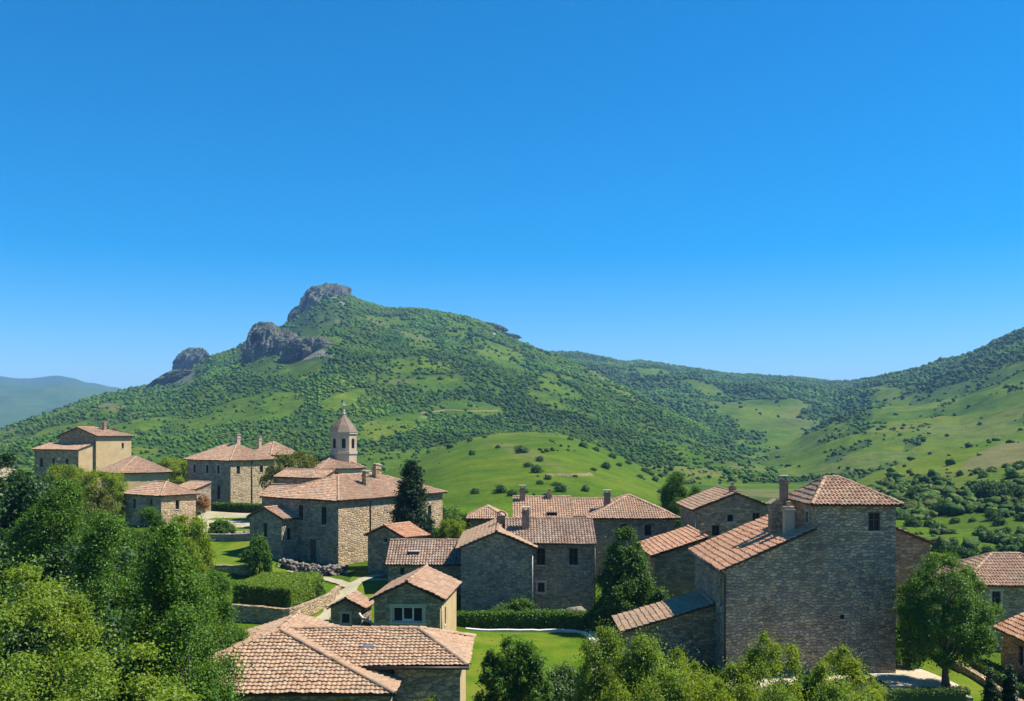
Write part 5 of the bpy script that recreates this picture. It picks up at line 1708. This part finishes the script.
# shrubs and small trees across the bottom
for (px, yb, top, key, s, lab) in [
    (603, 46, 625, 'shrubtree', 0.85, 'bright shrubby tree at the lower end of the central lawn path'),
    (640, 44, 632, 'shrubtree', 1.0, 'bright shrubby tree below the lean-to shed roof'),
    (672, 47, 640, 'lime', 0.8, 'yellow green shrubby tree under the front corner of the shed'),
    (700, 43, 655, 'lime', 0.9, 'low lime green bush beside the shed wall'),
    (768, 44, 625, 'lime', 0.95, 'tall airy lime green shrub against the blank tower wall'),
    (842, 46, 640, 'lime', 0.95, 'bright lime green shrub in the middle of the tower wall'),
    (868, 49, 668, 'lime', 0.6, 'small lime green shrub at the end of the dark garden wall'),
    (620, 38, 672, 'lime', 0.8, 'lime green bush low at the bottom edge right of the needle leaved bush'),
    (665, 38, 668, 'shrubtree', 0.85, 'full green bush on the bottom edge below the shed'),
    (720, 37, 674, 'lime', 0.8, 'yellow green bush on the bottom edge below the tower downpipe'),
    (735, 45, 660, 'shrubtree', 0.95, 'leafy bush in front of the tower house downpipe'),
    (808, 47, 664, 'bush', 1.1, 'dark leafy bush against the tower wall between two lime green shrubs'),
    (835, 40, 676, 'shrubtree', 0.85, 'green bush on the bottom edge before the sandy patio'),
    (752, 41, 668, 'lime', 0.8, 'lime green bush under the airy lime shrub, nearer the patio'),
    (690, 40, 664, 'lime', 0.9, 'lime green bush on the bottom edge between shed and downpipe'),
    (775, 37, 680, 'shrubtree', 0.75, 'green bush on the bottom edge under the airy lime shrub'),
    (425, 38, 690, 'lime', 0.6, 'lime green bush tip at the bottom edge under the long wing'),
    (880, 40, 690, 'lime', 0.5, 'low lime bush tip in front of the dark garden wall'),
]:
    x = (px - 512) / F * yb
    zt = CZ - (top + 9 - HZ) / F * yb
    s *= 0.82
    g = gz(x, yb)
    tree('shrub', lab, key, x, yb, s, (zt - g) / (2.5 if key == 'bush' else 4.9), cat='shrub', group='shrubs across the bottom')
x, y = (516 - 512) / F * 52, 52.0
tree('shrub', 'large grey green needle leaved bush on the central lawn', 'needle_bush', x, y, 0.84, (CZ - (640 - HZ) / F * y - gz(x, y)) / 3.5, cat='shrub')
x, y = (563 - 512) / F * 53, 53.0
tree('shrub', 'low grey leaved shrub beside the needle leaved bush', 'bush_grey', x, y, 1.1, 1.25, cat='shrub')
for (px, py, Y, key, s, sz, lab) in [
    (520, 612, 76.6, 'bush', 0.8, 0.8, 'green shrub against the blank farmhouse gable, taller of two'),
    (503, 614, 76.6, 'bush_grey', 0.9, 0.75, 'greyish shrub against the blank farmhouse gable, lower of two'),
    (605, 612, 74, 'bush', 0.8, 0.9, 'light shrub at the farmhouse corner above the lawn path'),
    (452, 540, 97, 'round_bush', 0.42, 0.6, 'round dark green garden tree right of the conifer'),
    (436, 540, 99, 'bush', 1.1, 1.4, 'green bush pressed against the conifer'),
    (462, 512, 110, 'bush', 1.6, 1.5, 'bright bush on the slope behind the tiny cottage'),
    (446, 512, 112, 'bush', 1.6, 1.6, 'bright bush on the slope above the round garden tree'),
    (500, 525, 101, 'bush', 0.8, 1.0, 'green bush at the corner of the tiny cottage'),
    (222, 523, 109, 'bush', 1.0, 0.8, 'round clipped bush on the pale terrace'),
    (317, 596, 79.5, 'bush', 0.4, 0.45, 'small plant at the foot of the curved retaining wall'),
    (250, 560, 95, 'bush', 0.6, 0.5, 'low bush beside the rubble heap'),
    (905, 640, 62, 'bush', 0.8, 1.1, 'small shrub at the tower house corner behind the tree'),
]:
    x = (px - 512) / F * Y
    tree('shrub', lab, key, x, Y, s, sz, cat='shrub')

# ------------------------------------------------------------------ clipped hedges
def hedge(label, poly, ht, leaf, n, mat='leaf_mid', base=None, wob=0.06):
    zs = [gz(x, y) for x, y in poly]
    z0 = base if base is not None else min(zs)
    e = empty('hedge', (poly[0][0], poly[0][1], z0))
    tag(e, label, 'hedge')
    rg = np.random.default_rng(int(abs(poly[0][0]) * 100) + n)
    q = [(x - poly[0][0], y - poly[0][1]) for x, y in poly]
    sides = []
    N = len(q)
    per = [math.hypot(q[(i + 1) % N][0] - q[i][0], q[(i + 1) % N][1] - q[i][1]) for i in range(N)]
    xs, ys_ = [p[0] for p in q], [p[1] for p in q]
    area = abs(sum(q[i][0] * q[(i + 1) % N][1] - q[(i + 1) % N][0] * q[i][1] for i in range(N))) / 2
    tot = area + sum(per) * ht
    C, OUT = [], []
    for i in range(N):
        k = int(n * per[i] * ht / tot)
        a, b = np.array(q[i]), np.array(q[(i + 1) % N])
        t = rg.random((k, 1))
        p = a + (b - a) * t
        d = (b - a) / per[i]
        nn = np.array([d[1], -d[0]])
        z = rg.random(k) * ht
        p = p + nn * (rg.normal(0, 0.06, k) + wob * fbm(p[:, 0] * 1.4 + i, p[:, 1] * 1.4, z * 1.4, 3, 5))[:, None]
        C.append(np.column_stack([p, z])); OUT.append(np.tile([nn[0], nn[1], 0.2], (k, 1)))
    k = int(n * area / tot)
    px = rg.uniform(min(xs), max(xs), k * 4)
    py = rg.uniform(min(ys_), max(ys_), k * 4)
    ok = seg_sd(px, py, q) < 0
    px, py = px[ok][:k], py[ok][:k]
    z = ht + rg.normal(0, 0.05, len(px)) + wob * fbm(px * 1.2, py * 1.2, None, 3, 9)
    C.append(np.column_stack([px, py, z])); OUT.append(np.tile([0, 0, 1.0], (len(px), 1)))
    C, OUT = np.concatenate(C), np.concatenate(OUT)
    V, Fq = leaf_quads(C, OUT, leaf, rg, up=0.25)
    np_mesh('foliage', V, Fq, M[mat], parent=e)
    core = MB()
    cx, cy = sum(xs) / N, sum(ys_) / N
    inn = [(cx + (x - cx) * (1 - 0.22 / max(0.5, math.hypot(x - cx, y - cy))), cy + (y - cy) * (1 - 0.22 / max(0.5, math.hypot(x - cx, y - cy)))) for x, y in q]
    core.prism(inn, -0.4, ht - 0.16)
    core.build('twigs', M['leaf_dark'], e)
    return e
hedge('big block of clipped hedge on the garden terrace above the near tiled roof', [(-21.4, 76.9), (-16.5, 74.3), (-15.2, 80.4), (-16.2, 83.4), (-20.6, 83.0)], 1.3, 0.12, 30000, 'leaf_bright', base=6.85)
hedge('long low clipped hedge between the farmhouse and the central lawn', [(-4.6, 74.6), (-1.0, 74.9), (3.0, 75.0), (6.2, 74.5), (6.4, 75.6), (3.0, 76.4), (-1.0, 76.2), (-4.5, 75.3)], 1.25, 0.12, 20000, base=5.0)
hedge('clipped hedge running beside the low house at the frame edge', [(28.4, 50), (29.6, 50), (29.6, 62.5), (28.6, 62.5)], 1.2, 0.11, 14000, base=4.5)
hedge('dark clipped hedge in front of the square two storey house on the upper terrace', [(-42, 134.2), (-37, 132.6), (-32.0, 130.6), (-31.6, 131.7), (-36.7, 133.7), (-41.6, 135.3)], 1.25, 0.16, 9000, base=8.95)
hedge('green creeper covering the top of the dark garden wall', [(15.0, 52.5), (18, 52.95), (22.0, 53.7), (24.6, 53.7), (24.6, 54.2), (22, 54.25), (18, 53.5), (15.0, 53.1)], 0.3, 0.09, 5000, 'leaf_grey', base=5.75)

def hill_wall(label, pix, layer):
    P = [hill_point(a, b, layer)[:2] for a, b in pix]
    mb = MB()
    for (x0, y0), (x1, y1) in zip(P[:-1], P[1:]):
        n = max(1, int(math.hypot(x1 - x0, y1 - y0) / 1.2))
        for k in range(n):
            xa, ya, xb, yb = x0 + (x1 - x0) * k / n, y0 + (y1 - y0) * k / n, x0 + (x1 - x0) * (k + 1) / n, y0 + (y1 - y0) * (k + 1) / n
            za, zb = float(terrain_z(xa, ya)), float(terrain_z(xb, yb))
            t0, t1 = 0.5 + 0.08 * math.sin(k * 1.7), 0.5 + 0.08 * math.sin((k + 1) * 1.7)
            dx, dy = (xb - xa), (yb - ya)
            L = math.hypot(dx, dy)
            nx, ny = -dy / L * 0.35, dx / L * 0.35
            v = [(xa - nx, ya - ny, za - .4), (xb - nx, yb - ny, zb - .4), (xb + nx, yb + ny, zb - .4), (xa + nx, ya + ny, za - .4),
                 (xa - nx * .7, ya - ny * .7, za + t0), (xb - nx * .7, yb - ny * .7, zb + t1), (xb + nx * .7, yb + ny * .7, zb + t1), (xa + nx * .7, ya + ny * .7, za + t0)]
            mb.mesh(v, [(0, 1, 5, 4), (2, 3, 7, 6), (4, 5, 6, 7)])
    tag(mb.build('field_wall', M['stone_brown']), label, 'wall')
hill_wall('low dry stone field wall running level across the round grassy hill', [(546, 478), (570, 477), (592, 476.5)], 4)
hill_wall('faint dry stone wall climbing the far mountain meadow', [(420, 414), (445, 411), (470, 413), (498, 412)], 1)

# ------------------------------------------------------------------ bushes of the hills, one object each
BK = []
for k in range(5):
    V, Fq, C = crown('bush', 1.0, 1.35, 0.0, 46, 26, 0.20, 0.2, 300 + k, 0.45, 1.4)
    v, f = ICO2
    d = 1 + fbm(v[:, 0] * 1.5 + k * 5, v[:, 1] * 1.5, v[:, 2] * 1.5, 3, k) * 0.5
    core = v * d[:, None] * np.array([0.78, 0.78, 0.6]) + np.array([0, 0, 0.5])
    f4 = np.column_stack([f, f[:, 2]])
    mbm = MB()
    mbm.mesh([tuple(x) for x in V] + [tuple(x) for x in core], [tuple(x) for x in Fq] + [tuple(int(i) + len(V) for i in t) for t in f])
    o = mbm.build('bush', M['leaf_bush'])
    BK.append(o.data)
    bpy.data.objects.remove(o)

def ordinal(i):
    w = 'first second third fourth fifth sixth seventh eighth ninth tenth eleventh twelfth thirteenth fourteenth fifteenth sixteenth seventeenth eighteenth nineteenth twentieth'.split()
    return w[i] if i < 20 else 'twenty ' + w[i - 20]

hill_b = [(521, 453, 13), (498, 449, 5), (540, 462, 8), (528, 467, 9), (536, 474, 11), (548, 480, 7), (556, 486, 8), (500, 494, 12), (512, 496, 10), (524, 494, 9), (560, 492, 12), (606, 470, 9), (593, 472, 6), (619, 467, 6),
          (575, 478, 5), (585, 492, 8), (640, 478, 6), (655, 482, 7), (470, 442, 6), (485, 438, 5), (570, 440, 6), (596, 451, 7), (612, 458, 8), (628, 464, 7), (645, 473, 8), (540, 485, 7), (475, 494, 9)]
side_b = [(983, 478, 9), (984, 498, 22), (1000, 495, 20), (1014, 494, 18), (1022, 500, 20), (1012, 480, 13), (978, 474, 10), (1012, 505, 12), (993, 520, 14), (999, 526, 12), (982, 536, 14), (993, 543, 20), (1000, 538, 12), (1018, 552, 22),
          (1006, 534, 9), (916, 500, 18), (930, 505, 16), (906, 508, 12), (938, 516, 18), (948, 508, 12), (955, 524, 10), (925, 520, 12), (940, 535, 16), (930, 528, 13), (952, 535, 9), (944, 552, 15), (960, 556, 18), (970, 550, 12), (968, 560, 15),
          (900, 520, 12), (912, 527, 15), (903, 534, 10), (890, 478, 8), (905, 484, 7), (918, 478, 6), (942, 482, 8), (960, 477, 7), (938, 478, 6), (970, 486, 8), (890, 490, 8), (880, 486, 9), (960, 498, 8), (985, 512, 8), (1020, 522, 9), (972, 522, 8),
          (1018, 470, 12), (1006, 468, 8), (992, 472, 9), (952, 546, 11), (1008, 560, 13), (988, 556, 14), (1002, 552, 9)]
def plant_bushes(lst, layer, where, group):
    out = []
    for (px, py, w) in lst:
        x, y, z = hill_point(px, py, layer)
        out.append((px, py, w, x, y, z))
    rows = {}
    for b in out:
        r = int((b[1] - 430) // 16)
        rows.setdefault(r, []).append(b)
    for ri, r in enumerate(sorted(rows)):
        for ci_, b in enumerate(sorted(rows[r])):
            px, py, w, x, y, z = b
            o = bpy.data.objects.new('bush', BK[(px * 7 + py) % 5])
            COL.objects.link(o)
            s = w / 2 / F * y
            o.scale = (s, s, s * (0.8 + 0.35 * ((px * 13 + py * 7) % 10) / 10))
            o.rotation_euler = (0, 0, px * 1.7)
            o.location = (x, y, z - 0.1 * s)
            big = 'big' if w >= 15 else ('middling' if w >= 10 else 'small')
            rowname = ordinal(ri) + ' row down' if ri else 'highest row'
            tag(o, '%s dark bush on %s, %s, %s from left' % (big, where, rowname, ordinal(ci_)), 'bush', group)
plant_bushes(hill_b, 4, 'the round grassy hill', 'bushes on the round grassy hill')
plant_bushes(side_b, 5, 'the side slope', 'bushes on the right hand slope')
sd_ = sstep(-0.1, 0.3, fbm(XX / 14, YY / 18, None, 3, 91)) * (0.02 + 0.95 * sstep(472, 505, PY)) + 0.008
ee, tot = scatter([0, 5], 1500, sd_, 830, 1120, 82, 400, 71)
blobs('slope_scrub', ee, 0.3 + 1.1 * np.random.default_rng(72).random(len(ee)) ** 2.2, tints(len(ee), 73, (0.04, 0.08, 0.02), (0.10, 0.15, 0.03)), ICO2, 0.42, 74)

hd_ = sstep(0.05, 0.35, fbm(XX / 16, YY / 22, None, 3, 95)) * (0.15 + 0.85 * np.maximum(blob(548, 478, 26, 20, 40), blob(510, 495, 50, 6, 0))) + 0.004
ee, tot = scatter([4], 60, hd_, 380, 740, 130, 430, 81)
blobs('hill_scrub', ee, 0.25 + 0.9 * np.random.default_rng(82).random(len(ee)) ** 2.2, tints(len(ee), 83, (0.035, 0.075, 0.014), (0.09, 0.14, 0.02)), ICO2, 0.42, 84)
